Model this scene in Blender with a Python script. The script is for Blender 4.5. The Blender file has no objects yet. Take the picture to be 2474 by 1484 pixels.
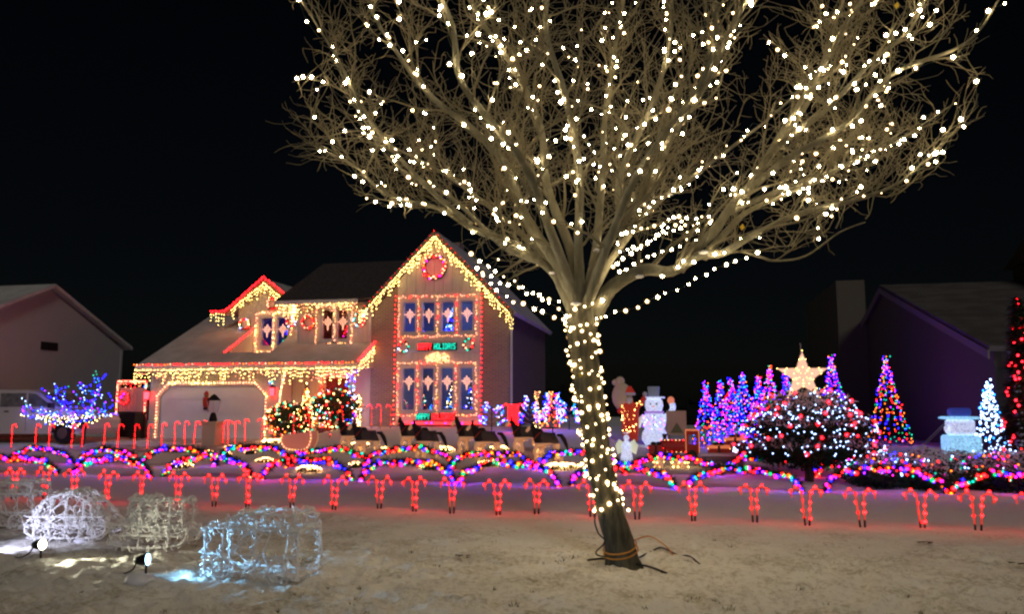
import bpy, bmesh, math, random
import numpy as np
from mathutils import Vector, Matrix, Euler
random.seed(7)
R = math.radians
S = bpy.context.scene
COL = S.collection

# ------------------------------------------------------------------ camera, sky, light, exposure
FPX, CX, CY, EYE = 1942.0, 1237.0, 742.0, 1.6        # focal length and centre in units of a 2474 px wide picture
TH, PH = math.atan(243 / 1942), R(12)
cam = bpy.data.objects.new('camera', bpy.data.cameras.new('camera'))
COL.objects.link(cam); S.camera = cam
cam.location = (0, 0, EYE); cam.rotation_euler = (R(90) + TH, 0, PH)
cam.data.sensor_width = 36; cam.data.lens = FPX / 2474 * 36
cam.data.clip_start = .1; cam.data.clip_end = 2000

W = bpy.data.worlds.new('World'); S.world = W; W.use_nodes = True
nt = W.node_tree; bg = nt.nodes['Background']
sky = nt.nodes.new('ShaderNodeTexSky'); sky.sky_type = 'NISHITA'; sky.sun_disc = False
sky.sun_elevation = R(30); sky.sun_rotation = R(158)
nt.links.new(sky.outputs[0], bg.inputs[0]); bg.inputs[1].default_value = 0.00025
sun = bpy.data.objects.new('sun', bpy.data.lights.new('sun', 'SUN')); COL.objects.link(sun)
sun.data.energy = 0.26; sun.data.angle = R(12); sun.data.color = (1, .93, .88)
_d = Vector((math.sin(R(158)) * math.cos(R(30)), math.cos(R(158)) * math.cos(R(30)), math.sin(R(30))))
sun.rotation_euler = _d.to_track_quat('Z', 'Y').to_euler()
S.view_settings.view_transform = 'Standard'; S.view_settings.look = 'None'
S.view_settings.exposure = 0.9; S.view_settings.gamma = 1; S.view_settings.use_curve_mapping = False
S.render.engine = 'CYCLES'
cy = S.cycles
cy.use_denoising = True; cy.max_bounces = 5; cy.diffuse_bounces = 2; cy.glossy_bounces = 2
cy.transmission_bounces = 3; cy.transparent_max_bounces = 12; cy.sample_clamp_indirect = 2.0
cy.caustics_reflective = False; cy.caustics_refractive = False; cy.filter_width = 2.3
cy.use_light_tree = True

# ------------------------------------------------------------------ place finding
_s, _c = math.sin(PH), math.cos(PH)
FH = Vector((-_s, _c, 0)); RT = Vector((_c, _s, 0))
FW = FH * math.cos(TH) + Vector((0, 0, math.sin(TH))); UP = -FH * math.sin(TH) + Vector((0, 0, math.cos(TH)))
CAM = Vector((0, 0, EYE))
def ray(px, py): return FW + RT * ((px - CX) / FPX) + UP * ((CY - py) / FPX)
def P(px, py, Y):
    d = ray(px, py); return CAM + d * (Y / d.y)
def PX(px, py, X):
    d = ray(px, py); return CAM + d * (X / d.x)
def D(px, py, dep):
    d = ray(px, py); return CAM + d * (dep / d.dot(FH))
def smooth(t): t = max(0., min(1., t)); return t * t * (3 - 2 * t)
def lerp(a, b, t): return a + (b - a) * t
def gz(X, Y):
    H = lerp(.42, .9, smooth((X + 14) / 2.5)); H = lerp(H, .32, smooth((X + 4.5) / 4))
    return H * smooth((Y - 17.2) / 10.5)
def G(px, py):
    d = ray(px, py); z = 0
    for i in range(30):
        t = (z - EYE) / d.z; p = CAM + d * t; z = lerp(z, gz(p.x, p.y), .5)
    return Vector((p.x, p.y, gz(p.x, p.y)))
def GY(px, Y):                       # ground point in the column px at street depth Y
    d = ray(px, 985); p = CAM + d * (Y / d.y); return Vector((p.x, p.y, gz(p.x, p.y)))

# ------------------------------------------------------------------ materials
MATS = {}
def mat(name, col, rough=.7, emit=None, k=0, metal=0, col2=None, scale=6, bump=0, bscale=40, spec=.3, detail=4, stretch=None, lo=.4, hi=.62):
    if name in MATS: return MATS[name]
    m = bpy.data.materials.new(name); m.use_nodes = True; n = m.node_tree.nodes; L = m.node_tree.links
    b = n['Principled BSDF']; b.inputs['Base Color'].default_value = (*col, 1); b.inputs['Roughness'].default_value = rough
    b.inputs['Metallic'].default_value = metal; b.inputs['Specular IOR Level'].default_value = spec
    if emit: b.inputs['Emission Color'].default_value = (*emit, 1); b.inputs['Emission Strength'].default_value = k
    if col2 or bump:
        tc = n.new('ShaderNodeTexCoord'); v = tc.outputs['Object']
        if stretch:
            mp = n.new('ShaderNodeMapping'); mp.inputs['Scale'].default_value = stretch; L.new(v, mp.inputs[0]); v = mp.outputs[0]
    if col2:
        t = n.new('ShaderNodeTexNoise'); t.inputs['Scale'].default_value = scale; t.inputs['Detail'].default_value = detail; L.new(v, t.inputs[0])
        r = n.new('ShaderNodeValToRGB'); r.color_ramp.elements[0].position = lo; r.color_ramp.elements[1].position = hi
        r.color_ramp.elements[0].color = (*col, 1); r.color_ramp.elements[1].color = (*col2, 1)
        L.new(t.outputs[0], r.inputs[0]); L.new(r.outputs[0], b.inputs['Base Color'])
    if bump:
        t = n.new('ShaderNodeTexNoise'); t.inputs['Scale'].default_value = bscale; t.inputs['Detail'].default_value = 5; L.new(v, t.inputs[0])
        bp = n.new('ShaderNodeBump'); bp.inputs['Strength'].default_value = bump; bp.inputs['Distance'].default_value = .03
        L.new(t.outputs[0], bp.inputs['Height']); L.new(bp.outputs[0], b.inputs['Normal'])
    MATS[name] = m; return m
def glow(name, col, k):
    if name in MATS: return MATS[name]
    m = bpy.data.materials.new(name); m.use_nodes = True; n = m.node_tree.nodes; L = m.node_tree.links
    n.remove(n['Principled BSDF']); e = n.new('ShaderNodeEmission'); e.inputs[0].default_value = (*col, 1); e.inputs[1].default_value = k
    L.new(e.outputs[0], n['Material Output'].inputs[0]); MATS[name] = m; return m
RS = .8                               # lamps are small and strong: size factor
def lamp(name, col, k): return glow(name, col, k / RS ** 2)
BULB = {                                # what each kind of bulb gives off
    'tree': lamp('bulb_tree_warm', (1, .77, .45), 60), 'treedim': lamp('bulb_tree_dim', (1, .70, .34), 9), 'wrap': lamp('bulb_trunk_wrap', (1, .70, .33), 9), 'ice': lamp('bulb_icicle', (1, .66, .17), 7.5),
    'pink': lamp('bulb_rose_white', (1, .30, .16), 3.4), 'amber': lamp('bulb_amber', (1, .42, .12), 2.8),
    'red': lamp('bulb_red', (1, .006, .008), 9), 'canered': lamp('bulb_cane_red', (1, .008, .009), 9),
    'blue': lamp('bulb_blue', (.006, .004, 1), 17), 'purple': lamp('bulb_purple', (.16, .006, 1), 11),
    'teal': lamp('bulb_teal', (.005, .6, .4), 1.6), 'green': lamp('bulb_green', (.01, .6, .16), 1.5),
    'orange': lamp('bulb_orange', (1, .14, .006), 3.6), 'magenta': lamp('bulb_magenta', (1, .010, .45), 5),
    'cool': lamp('bulb_cool', (.34, .52, 1), 4.5), 'azure': lamp('bulb_azure', (.01, .16, 1), 4),
    'fire': lamp('bulb_big_red', (1, .008, .016), 10),
}
BLACK = mat('black_plastic', (.012, .012, .012), .5)
WIRE = mat('dark_green_wire', (.012, .02, .012), .5)
WHITEWIRE = mat('white_wire', (.5, .5, .48), .5)
SNOW = mat('snow', (.62, .62, .66), .75, col2=(.74, .74, .78), scale=5, bump=.5, bscale=18)

# ------------------------------------------------------------------ mesh helpers
class MB:
    def __init__(s): s.v = []; s.f = []; s.m = []; s.mats = []
    def slot(s, m):
        if m is None: return 0
        if m not in s.mats: s.mats.append(m)
        return s.mats.index(m)
    def add(s, vs, fs, m=None):
        o = len(s.v); s.v.extend(vs); k = s.slot(m)
        for f in fs: s.f.append([i + o for i in f]); s.m.append(k)
        return s
    def box(s, a, b, m=None):
        x0, y0, z0 = a; x1, y1, z1 = b
        return s.add([(x0, y0, z0), (x1, y0, z0), (x1, y1, z0), (x0, y1, z0), (x0, y0, z1), (x1, y0, z1), (x1, y1, z1), (x0, y1, z1)],
                     [(3, 2, 1, 0), (4, 5, 6, 7), (0, 1, 5, 4), (1, 2, 6, 5), (2, 3, 7, 6), (3, 0, 4, 7)], m)
    def prism(s, poly, d, m=None):      # closed polygon of points, thickened by the vector d
        n = len(poly); d = Vector(d); a = [Vector(p) for p in poly]
        return s.add([tuple(p) for p in a] + [tuple(p + d) for p in a],
                     [list(range(n))[::-1], list(range(n, 2 * n))] + [(i, (i + 1) % n, n + (i + 1) % n, n + i) for i in range(n)], m)
    def tube(s, pts, r, n=5, m=None, closed=False, cap=True):
        pts = [Vector(p) for p in pts]; N = len(pts)
        if N < 2: return s
        if not hasattr(r, '__len__'): r = [r] * N
        vs = []; up = None
        for i, p in enumerate(pts):
            if closed: t = pts[(i + 1) % N] - pts[i - 1]
            else: t = pts[min(i + 1, N - 1)] - pts[max(i - 1, 0)]
            if t.length < 1e-9: t = Vector((0, 0, 1))
            t.normalize()
            if up is None: up = t.orthogonal()
            a = up - t * up.dot(t)
            if a.length < 1e-6: a = t.orthogonal()
            a.normalize(); up = a; b = t.cross(a); ri = r[i]
            for k in range(n):
                w = 6.28318 * k / n; q = p + a * (math.cos(w) * ri) + b * (math.sin(w) * ri); vs.append((q.x, q.y, q.z))
        fs = []
        for i in range(N if closed else N - 1):
            j = (i + 1) % N
            for k in range(n):
                l = (k + 1) % n; fs.append((i * n + k, i * n + l, j * n + l, j * n + k))
        if cap and not closed and n > 2: fs.append(tuple(range(n))[::-1]); fs.append(tuple((N - 1) * n + k for k in range(n)))
        return s.add(vs, fs, m)
    def lathe(s, prof, n=12, c=(0, 0, 0), m=None, axis=None):   # prof: (radius, height)
        M = Matrix.Identity(3) if axis is None else Vector(axis).to_track_quat('Z', 'Y').to_matrix()
        c = Vector(c); vs = []
        for r, z in prof:
            for k in range(n):
                w = 6.28318 * k / n; vs.append(tuple(c + M @ Vector((r * math.cos(w), r * math.sin(w), z))))
        fs = []
        for i in range(len(prof) - 1):
            for k in range(n):
                l = (k + 1) % n; fs.append((i * n + k, i * n + l, (i + 1) * n + l, (i + 1) * n + k))
        fs.append(tuple(range(n))[::-1]); fs.append(tuple((len(prof) - 1) * n + k for k in range(n)))
        return s.add(vs, fs, m)
    def ball(s, c, r, m=None, n=10, k=6, sq=(1, 1, 1)):
        c = Vector(c)
        pr = [(max(1e-4, math.sin(math.pi * i / k)) * r, -math.cos(math.pi * i / k) * r) for i in range(k + 1)]
        o = len(s.v); s.lathe(pr, n, (0, 0, 0), m)
        for i in range(o, len(s.v)):
            x, y, z = s.v[i]; s.v[i] = (c.x + x * sq[0], c.y + y * sq[1], c.z + z * sq[2])
        return s
    def octa(s, c, r, m=None):
        x, y, z = c
        return s.add([(x + r, y, z), (x - r, y, z), (x, y + r, z), (x, y - r, z), (x, y, z + r * 1.25), (x, y, z - r * 1.25)],
                     [(0, 2, 4), (2, 1, 4), (1, 3, 4), (3, 0, 4), (2, 0, 5), (1, 2, 5), (3, 1, 5), (0, 3, 5)], m)
    def mesh(s, name, m=None, sm=False):
        me = bpy.data.meshes.new(name); me.from_pydata(s.v, [], s.f)
        for x in (s.mats or [m]):
            if x: me.materials.append(x)
        if len(s.mats) > 1: me.polygons.foreach_set('material_index', s.m)
        if sm: me.polygons.foreach_set('use_smooth', [True] * len(me.polygons))
        me.update(); return me
    def build(s, name, m=None, parent=None, sm=False, kind=None):
        o = bpy.data.objects.new(name, s.mesh(name, m, sm)); COL.objects.link(o)
        if parent: o.parent = parent
        if kind: o['kind'] = kind
        return o
def tag(o, label, cat=None, group=None, kind=None):
    o['label'] = label
    if cat: o['category'] = cat
    if group: o['group'] = group
    if kind: o['kind'] = kind
    return o
def thing(name, label, cat, loc=(0, 0, 0), rz=0, group=None):
    o = bpy.data.objects.new(name, None); COL.objects.link(o); o.empty_display_size = .2
    o.location = loc; o.rotation_euler = (0, 0, rz); return tag(o, label, cat, group)
def link(name, me, parent=None, loc=(0, 0, 0), rot=(0, 0, 0), sc=1):
    o = bpy.data.objects.new(name, me); COL.objects.link(o); o.parent = parent
    o.location = loc; o.rotation_euler = rot
    if sc != 1: o.scale = (sc, sc, sc)
    return o
def copy_tree(o, parent=None):
    c = o.copy(); COL.objects.link(c); c.parent = parent
    for ch in o.children: copy_tree(ch, c)
    return c
def ordinal(i): return ['first', 'second', 'third', 'fourth', 'fifth', 'sixth', 'seventh', 'eighth', 'ninth', 'tenth', 'eleventh', 'twelfth', 'thirteenth', 'fourteenth', 'fifteenth', 'sixteenth', 'seventeenth', 'eighteenth', 'nineteenth', 'twentieth', 'twenty-first', 'twenty-second', 'twenty-third', 'twenty-fourth', 'twenty-fifth', 'twenty-sixth', 'twenty-seventh', 'twenty-eighth', 'twenty-ninth', 'thirtieth', 'thirty-first', 'thirty-second', 'thirty-third', 'thirty-fourth', 'thirty-fifth', 'thirty-sixth', 'thirty-seventh', 'thirty-eighth', 'thirty-ninth', 'fortieth', 'forty-first', 'forty-second', 'forty-third', 'forty-fourth'][i]
def spline(pts, seg=6):
    pts = [Vector(p) for p in pts]; out = []
    for i in range(len(pts) - 1):
        a, b, c, d = pts[max(i - 1, 0)], pts[i], pts[i + 1], pts[min(i + 2, len(pts) - 1)]
        for k in range(seg):
            t = k / seg
            out.append(.5 * ((2 * b) + (c - a) * t + (2 * a - 5 * b + 4 * c - d) * t * t + (3 * b - a - 3 * c + d) * t ** 3))
    out.append(pts[-1]); return out
def resample(pts, step):
    pts = [Vector(p) for p in pts]; out = [pts[0]]; acc = 0.
    for a, b in zip(pts, pts[1:]):
        L = (b - a).length
        if L < 1e-9: continue
        t = step - acc
        while t <= L: out.append(a.lerp(b, t / L)); t += step
        acc = (acc + L) % step
    return out
_BM = {}
def bulb_halo_mat(col):                      # added shell of faint emission round each bulb, imitating a bloom of light
    n = 'bulb_halo_' + col
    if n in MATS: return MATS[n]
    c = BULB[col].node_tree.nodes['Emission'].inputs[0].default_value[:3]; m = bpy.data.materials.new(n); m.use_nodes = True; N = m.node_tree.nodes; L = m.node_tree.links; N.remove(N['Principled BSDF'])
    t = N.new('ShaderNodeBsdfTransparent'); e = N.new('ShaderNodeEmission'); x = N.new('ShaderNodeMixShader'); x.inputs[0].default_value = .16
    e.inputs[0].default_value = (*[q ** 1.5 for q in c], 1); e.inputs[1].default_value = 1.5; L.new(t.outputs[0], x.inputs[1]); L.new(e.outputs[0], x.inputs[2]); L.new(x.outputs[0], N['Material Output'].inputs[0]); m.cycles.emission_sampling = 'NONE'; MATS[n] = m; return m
def bulb_mesh(col, r):                  # a lamp of one colour in its socket
    r *= RS; k = (col, round(r, 4))
    if k not in _BM:
        b = MB(); b.lathe([(r * .55, r * .5), (r, -.15 * r), (r * .85, -.9 * r), (r * .1, -1.5 * r)][::-1], 7, m=BULB[col])
        b.lathe([(r * .5, r * .5), (r * .5, r * 1.3)], 5, m=WIRE); b.lathe([(r * .2, -2.4 * r), (r * 1.2, -1.75 * r), (r * 1.75, -.5 * r), (r * 1.2, .75 * r), (r * .5, 1.25 * r)], 8, m=bulb_halo_mat(col)); _BM[k] = b.mesh('bulb')
    return _BM[k]
def wire_of(pts, parent, m=WIRE, r=.004): MB().tube(pts, r, 3).build('wire', m, parent)
def crystal(name, col, emit, k, scale=11):     # lit acrylic: light broken up by the pleats of the plastic
    m = mat(name, col, .4, emit=emit, k=k, bump=1, bscale=14); N = m.node_tree.nodes; L = m.node_tree.links; v = N.new('ShaderNodeTexVoronoi'); v.feature = 'DISTANCE_TO_EDGE'; v.inputs['Scale'].default_value = scale
    tc = N.new('ShaderNodeTexCoord'); L.new(tc.outputs['Object'], v.inputs[0]); r = N.new('ShaderNodeMapRange'); r.inputs['From Max'].default_value = .22; r.inputs['To Min'].default_value = k * 1.6; r.inputs['To Max'].default_value = k * .65; L.new(v.outputs['Distance'], r.inputs[0]); L.new(r.outputs[0], N['Principled BSDF'].inputs['Emission Strength']); return m
def pick(cols): return random.choice(cols)
def bulbs_as_parts(pts, cols, r, parent, jit=0, var=.0):
    for p in pts:
        p = Vector(p) + Vector((random.uniform(-jit, jit), random.uniform(-jit, jit), random.uniform(-jit, jit)))
        link('bulb', bulb_mesh(pick(cols), r), parent, p, (random.uniform(-1, 1), random.uniform(-1, 1), 0), 1 + random.uniform(-var, var))
def bulbs_joined(pts, cols, r, parent, jit=0):
    b = MB()
    for p in pts: b.octa((p[0] + random.uniform(-jit, jit), p[1] + random.uniform(-jit, jit), p[2] + random.uniform(-jit, jit)), r * RS * random.uniform(.85, 1.2), BULB[pick(cols)])
    return b.build('bulbs', None, parent, kind='stuff')
def light_string(label, pts, step, cols, r=.024, jit=.012, group=None, name='light_string', wirem=WIRE):
    t = thing(name, label, 'string lights', group=group)
    q = resample(pts, step); wire_of(q if len(q) > 2 else pts, t, wirem); bulbs_joined(q, cols, r, t, jit); return t
def icicles(label, a, b, drop, cols=('ice',), step=.075, r=.022, thin=1.35, off=(0, 0, 0), group='icicle lights along the eaves'):
    t = thing('icicle_lights', label, 'icicle lights', group=group)
    a, b = Vector(a) + Vector(off), Vector(b) + Vector(off); n = max(1, int((b - a).length / (step * thin))); r *= .85; pts = []; w = MB()
    for i in range(n + 1):
        p = a.lerp(b, i / n); L = drop * random.choice([.25, .45, .6, .8, 1.0]) * random.uniform(.8, 1.05)
        w.tube([p, p - Vector((0, 0, L))], .0016, 3); z = random.uniform(0, .06)
        while z < L: pts.append(p + Vector((random.uniform(-.02, .02), random.uniform(-.025, .01), -z))); z += random.uniform(.09, .17)
    w.tube([a, b], .004, 3); w.build('wire', WHITEWIRE, t); bulbs_joined(pts, cols, r, t); return t

# ------------------------------------------------------------------ ground
_rng = np.random.RandomState(3); _T = _rng.rand(256, 256)
def vnoise(x, y):
    xi = np.floor(x).astype(int); yi = np.floor(y).astype(int); fx = x - xi; fy = y - yi
    fx = fx * fx * (3 - 2 * fx); fy = fy * fy * (3 - 2 * fy); g = lambda a, b: _T[a & 255, b & 255]
    return (g(xi, yi) * (1 - fx) + g(xi + 1, yi) * fx) * (1 - fy) + (g(xi, yi + 1) * (1 - fx) + g(xi + 1, yi + 1) * fx) * fy
def np_smooth(t): t = np.clip(t, 0, 1); return t * t * (3 - 2 * t)
TB = G(1505, 1366)                      # the foot of the big tree
def make_ground():
    xs = np.concatenate([np.linspace(-300, -34, 16), np.arange(-32, -11, .4), np.arange(-11, 6, .045), np.arange(6, 24, .4), np.linspace(26, 300, 16)])
    ys = np.concatenate([np.linspace(-120, 2, 10), np.arange(4.4, 12.6, .04), np.arange(12.6, 18, .09), np.arange(18, 40, .4), np.linspace(42, 500, 20)])
    X, Y = np.meshgrid(xs, ys)
    H = .42 + .48 * np_smooth((X + 14) / 2.5); H = H + (.32 - H) * np_smooth((X + 4.5) / 4)
    Z = H * np_smooth((Y - 17.2) / 10.5)
    lawn = np_smooth((12.1 - Y + .5 * (vnoise(X * .8, Y * .8) - .5)) / .7)
    rough = lawn * (.45 + .55 * np_smooth((9.6 - Y) / 2.5))
    n = (vnoise(X * 1.3, Y * 1.3) - .5) * .05 + (vnoise(X * 4.1 + 9, Y * 4.1) - .5) * .06 * rough + (vnoise(X * 11 + 4, Y * 11) - .5) * .06 * rough + (vnoise(X * 19, Y * 19) - .5) * .045 * rough
    walk = np_smooth((Y - 12.4) / .5) * np_smooth((16 - Y) / .5)
    n = n * (1 - .75 * walk) + walk * (-.03) + np.where(Y > 15.7, (vnoise(X * 2.4, Y * 2.4) - .4) * .07, 0) * np_smooth((22 - Y) / 3)
    rr = np.hypot(X - TB.x, Y - TB.y)
    n = n + .035 * np.exp(-((rr - .62) / .16) ** 2) - .02 * np.exp(-(rr / .4) ** 2)
    fr = np.random.RandomState(11)
    for k in range(150):                                   # footprints and scuffs in the thin snow
        if k % 10 == 0: fx, fy, fa = fr.uniform(-9, 5), fr.uniform(6.2, 10.6), fr.uniform(0, 6.28)
        fx += .33 * np.cos(fa); fy += .33 * np.sin(fa); sd = .09 * (1 if k % 2 else -1); fa += fr.uniform(-.15, .15)
        u = (X - fx + sd * np.sin(fa)) * np.cos(fa) + (Y - fy - sd * np.cos(fa)) * np.sin(fa); v_ = -(X - fx + sd * np.sin(fa)) * np.sin(fa) + (Y - fy - sd * np.cos(fa)) * np.cos(fa)
        q = (u / .15) ** 2 + (v_ / .065) ** 2; n = n - .038 * np.exp(-q ** 2) + .016 * np.exp(-(q - 1.8) ** 2)
    Z = Z + n
    ny, nx = X.shape
    v = np.stack([X, Y, Z], -1).reshape(-1, 3)
    i = np.arange(nx * ny).reshape(ny, nx); f = np.stack([i[:-1, :-1], i[:-1, 1:], i[1:, 1:], i[1:, :-1]], -1).reshape(-1, 4)
    me = bpy.data.meshes.new('ground'); me.vertices.add(len(v)); me.vertices.foreach_set('co', v.ravel())
    me.loops.add(f.size); me.loops.foreach_set('vertex_index', f.ravel()); me.polygons.add(len(f))
    me.polygons.foreach_set('loop_start', np.arange(0, f.size, 4)); me.polygons.foreach_set('loop_total', np.full(len(f), 4))
    me.polygons.foreach_set('use_smooth', np.ones(len(f), bool)); me.update(); me.validate()
    m = bpy.data.materials.new('snowy_lawn'); m.use_nodes = True; N = m.node_tree.nodes; L = m.node_tree.links; b = N['Principled BSDF']
    tc = N.new('ShaderNodeTexCoord')
    def noise(sc, det=5, rgh=.6):
        t = N.new('ShaderNodeTexNoise'); t.inputs['Scale'].default_value = sc; t.inputs['Detail'].default_value = det; t.inputs['Roughness'].default_value = rgh
        L.new(tc.outputs['Object'], t.inputs[0]); return t.outputs[0]
    def mth(op, a, c):
        t = N.new('ShaderNodeMath'); t.operation = op
        for k, x in enumerate((a, c)):
            if isinstance(x, (int, float)): t.inputs[k].default_value = x
            else: L.new(x, t.inputs[k])
        return t.outputs[0]
    sp = N.new('ShaderNodeSeparateXYZ'); L.new(tc.outputs['Object'], sp.inputs[0])
    mr = N.new('ShaderNodeMapRange'); mr.inputs['From Min'].default_value = 13.2; mr.inputs['From Max'].default_value = 9.0; L.new(sp.outputs[1], mr.inputs[0])
    g = mth('ADD', mth('MULTIPLY', noise(1.3, 3), .36), mth('MULTIPLY', noise(15, 6, .78), .64))
    g = mth('ADD', g, mth('MULTIPLY', mr.outputs[0], .10))
    rp = N.new('ShaderNodeValToRGB'); L.new(g, rp.inputs[0]); e = rp.color_ramp.elements
    e[0].position = .575; e[0].color = (.84, .83, .79, 1); e[1].position = .83; e[1].color = (.13, .105, .05, 1)
    e2 = rp.color_ramp.elements.new(.69); e2.color = (.53, .50, .42, 1)
    L.new(rp.outputs[0], b.inputs['Base Color']); b.inputs['Roughness'].default_value = .8; b.inputs['Specular IOR Level'].default_value = .25
    bp = N.new('ShaderNodeBump'); bp.inputs['Strength'].default_value = .8; bp.inputs['Distance'].default_value = .05; L.new(noise(26, 6, .7), bp.inputs['Height']); L.new(bp.outputs[0], b.inputs['Normal'])
    me.materials.append(m)
    o = bpy.data.objects.new('ground', me); COL.objects.link(o); o['kind'] = 'structure'; return o
make_ground()
def grass_tufts():
    b = MB(); rnd = random.Random(5)
    for k in range(110):
        px, py = rnd.uniform(-60, 2540), 1240 + 270 * math.sqrt(rnd.random()); c = G(px, py); n = rnd.randint(3, 7); q = rnd.uniform(.02, .05)
        for j in range(n):
            a = rnd.uniform(0, 6.28); x, y = c.x + rnd.uniform(-q, q), c.y + rnd.uniform(-q, q); h = rnd.uniform(.004, .018); w = .004; l = rnd.uniform(-.025, .025)
            b.add([(x - w, y, -.01), (x + w, y, -.01), (x + l, y + l * math.sin(a), .012 + h)], [(0, 1, 2)])
    return tag(b.build('grass', mat('dead_grass', (.10, .085, .035), .9), kind='stuff'), 'dull grass blades poking through the trodden snow', 'grass')
grass_tufts()
def asphalt_drive():
    b = MB(); p = [(-19.9, 27.5), (-15.2, 27.5), (-14.2, 22.6), (-20.4, 22.6)]
    b.prism([(x, y, gz(x, y) + .02) for x, y in p], (0, 0, .01)); o = b.build('driveway', mat('slushy_drive', (.3, .29, .28), .6, col2=(.5, .49, .5), scale=3)); o['kind'] = 'structure'
asphalt_drive()

# ------------------------------------------------------------------ the decorated house
def brick_mat(name, a, bcol, mortar):
    m = bpy.data.materials.new(name); m.use_nodes = True; N = m.node_tree.nodes; L = m.node_tree.links; b = N['Principled BSDF']
    tc = N.new('ShaderNodeTexCoord'); sp = N.new('ShaderNodeSeparateXYZ'); L.new(tc.outputs['Object'], sp.inputs[0])
    ad = N.new('ShaderNodeMath'); L.new(sp.outputs[0], ad.inputs[0]); L.new(sp.outputs[1], ad.inputs[1])
    cb = N.new('ShaderNodeCombineXYZ'); L.new(ad.outputs[0], cb.inputs[0]); L.new(sp.outputs[2], cb.inputs[1])
    t = N.new('ShaderNodeTexBrick'); L.new(cb.outputs[0], t.inputs['Vector']); t.inputs['Scale'].default_value = 1
    t.inputs['Color1'].default_value = (*a, 1); t.inputs['Color2'].default_value = (*bcol, 1); t.inputs['Mortar'].default_value = (*mortar, 1)
    t.inputs['Brick Width'].default_value = .22; t.inputs['Row Height'].default_value = .075; t.inputs['Mortar Size'].default_value = .01
    L.new(t.outputs['Color'], b.inputs['Base Color']); b.inputs['Roughness'].default_value = .9
    bp = N.new('ShaderNodeBump'); bp.inputs['Strength'].default_value = .6; bp.inputs['Distance'].default_value = .01; L.new(t.outputs['Fac'], bp.inputs['Height']); bp.invert = True; L.new(bp.outputs[0], b.inputs['Normal'])
    return m
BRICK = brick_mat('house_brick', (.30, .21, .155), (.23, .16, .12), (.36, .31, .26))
SIDING = mat('cream_siding', (.62, .57, .47), .75, col2=(.56, .51, .42), scale=2, bump=.15, bscale=30, stretch=(6, 6, .6))
TRIM = mat('dark_trim', (.16, .12, .09), .6)
WTRIM = mat('white_window_trim', (.55, .54, .52), .5)
ROOFSNOW = mat('roof_dusted_with_snow', (.46, .44, .41), .85, col2=(.60, .58, .55), scale=1.5, bump=.4, bscale=22, lo=.35, hi=.65)
ROOFDARK = mat('dark_shingles', (.045, .04, .038), .9, col2=(.08, .07, .066), scale=9, bump=.4, bscale=25)
GDOOR = mat('garage_door_paint', (.74, .72, .74), .45, col2=(.67, .65, .67), scale=1.2)
def glass_mat():
    m = bpy.data.materials.new('window_glass'); m.use_nodes = True; N = m.node_tree.nodes; L = m.node_tree.links; N.remove(N['Principled BSDF'])
    t = N.new('ShaderNodeBsdfTransparent'); t.inputs[0].default_value = (.92, .95, 1, 1); g = N.new('ShaderNodeBsdfGlossy'); g.inputs['Roughness'].default_value = .04
    x = N.new('ShaderNodeMixShader'); x.inputs[0].default_value = .07; L.new(t.outputs[0], x.inputs[1]); L.new(g.outputs[0], x.inputs[2]); L.new(x.outputs[0], N['Material Output'].inputs[0]); return m
GLASS = glass_mat()
HOUSE = thing('decorated_house', 'two storey brick and siding house covered in lights behind the lit horses', 'house', (-12, 30, 0))
HINV = Matrix.Translation((12, -30, 0))
def hp(b, name, m=None, parent=None, **k):        # a part of the house, built in world coordinates
    o = b.build(name, m, parent or HOUSE, **k)
    if parent is None: o.matrix_parent_inverse = HINV
    return o
def holed(b, x0, x1, z0, z1, Y, th, holes, m=None):
    xs = sorted({x0, x1, *[h[0] for h in holes], *[h[1] for h in holes]}); zs = sorted({z0, z1, *[h[2] for h in holes], *[h[3] for h in holes]})
    for i in range(len(xs) - 1):
        for j in range(len(zs) - 1):
            cx, cz = (xs[i] + xs[i + 1]) / 2, (zs[j] + zs[j + 1]) / 2
            if not any(h[0] < cx < h[1] and h[2] < cz < h[3] for h in holes): b.box((xs[i], Y, zs[j]), (xs[i + 1], Y + th, zs[j + 1]), m)
def window(h, Y, dep=.16):
    x0, x1, z0, z1 = h; w = MB(); t = .055
    for a in ((x0 - .05, x0 + t, z0 - .05, z1 + .05), (x1 - t, x1 + .05, z0 - .05, z1 + .05)): w.box((a[0], Y - .035, a[2]), (a[1], Y + dep - .01, a[3]))
    for a in ((z0 - .05, z0 + t), (z1 - t, z1 + .05)): w.box((x0 + t, Y - .033, a[0]), (x1 - t, Y + dep - .012, a[1]))
    f = hp(w, 'window', WTRIM)
    MB().box((x0 - .08, Y - .09, z0 - .09), (x1 + .08, Y - .036, z0 - .052)).build('sill', WTRIM, f)
    MB().box((x0 + t + .002, Y + .07, z0 + t + .002), (x1 - t - .002, Y + .078, z1 - t - .002)).build('pane', GLASS, f)
    return f
def room(x0, x1, y0, y1, z0, z1, col, lamp, e, lp=None):
    b = MB()
    b.add([(x0, y0, z0), (x1, y0, z0), (x1, y1, z0), (x0, y1, z0), (x0, y0, z1), (x1, y0, z1), (x1, y1, z1), (x0, y1, z1)], [(0, 1, 2, 3), (4, 7, 6, 5), (1, 5, 6, 2), (2, 6, 7, 3), (3, 7, 4, 0)])
    hp(b, 'room_lining', mat('room_paint_%.2f' % col[0], col, .8))
    l = bpy.data.objects.new('room_lamp', bpy.data.lights.new('room_lamp', 'POINT')); COL.objects.link(l); l.data.energy = e; l.data.color = lamp; l.data.shadow_soft_size = .12
    l.location = lp or ((x0 + x1) / 2, (y0 + y1) / 2 + .3, z1 - .35)

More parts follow.
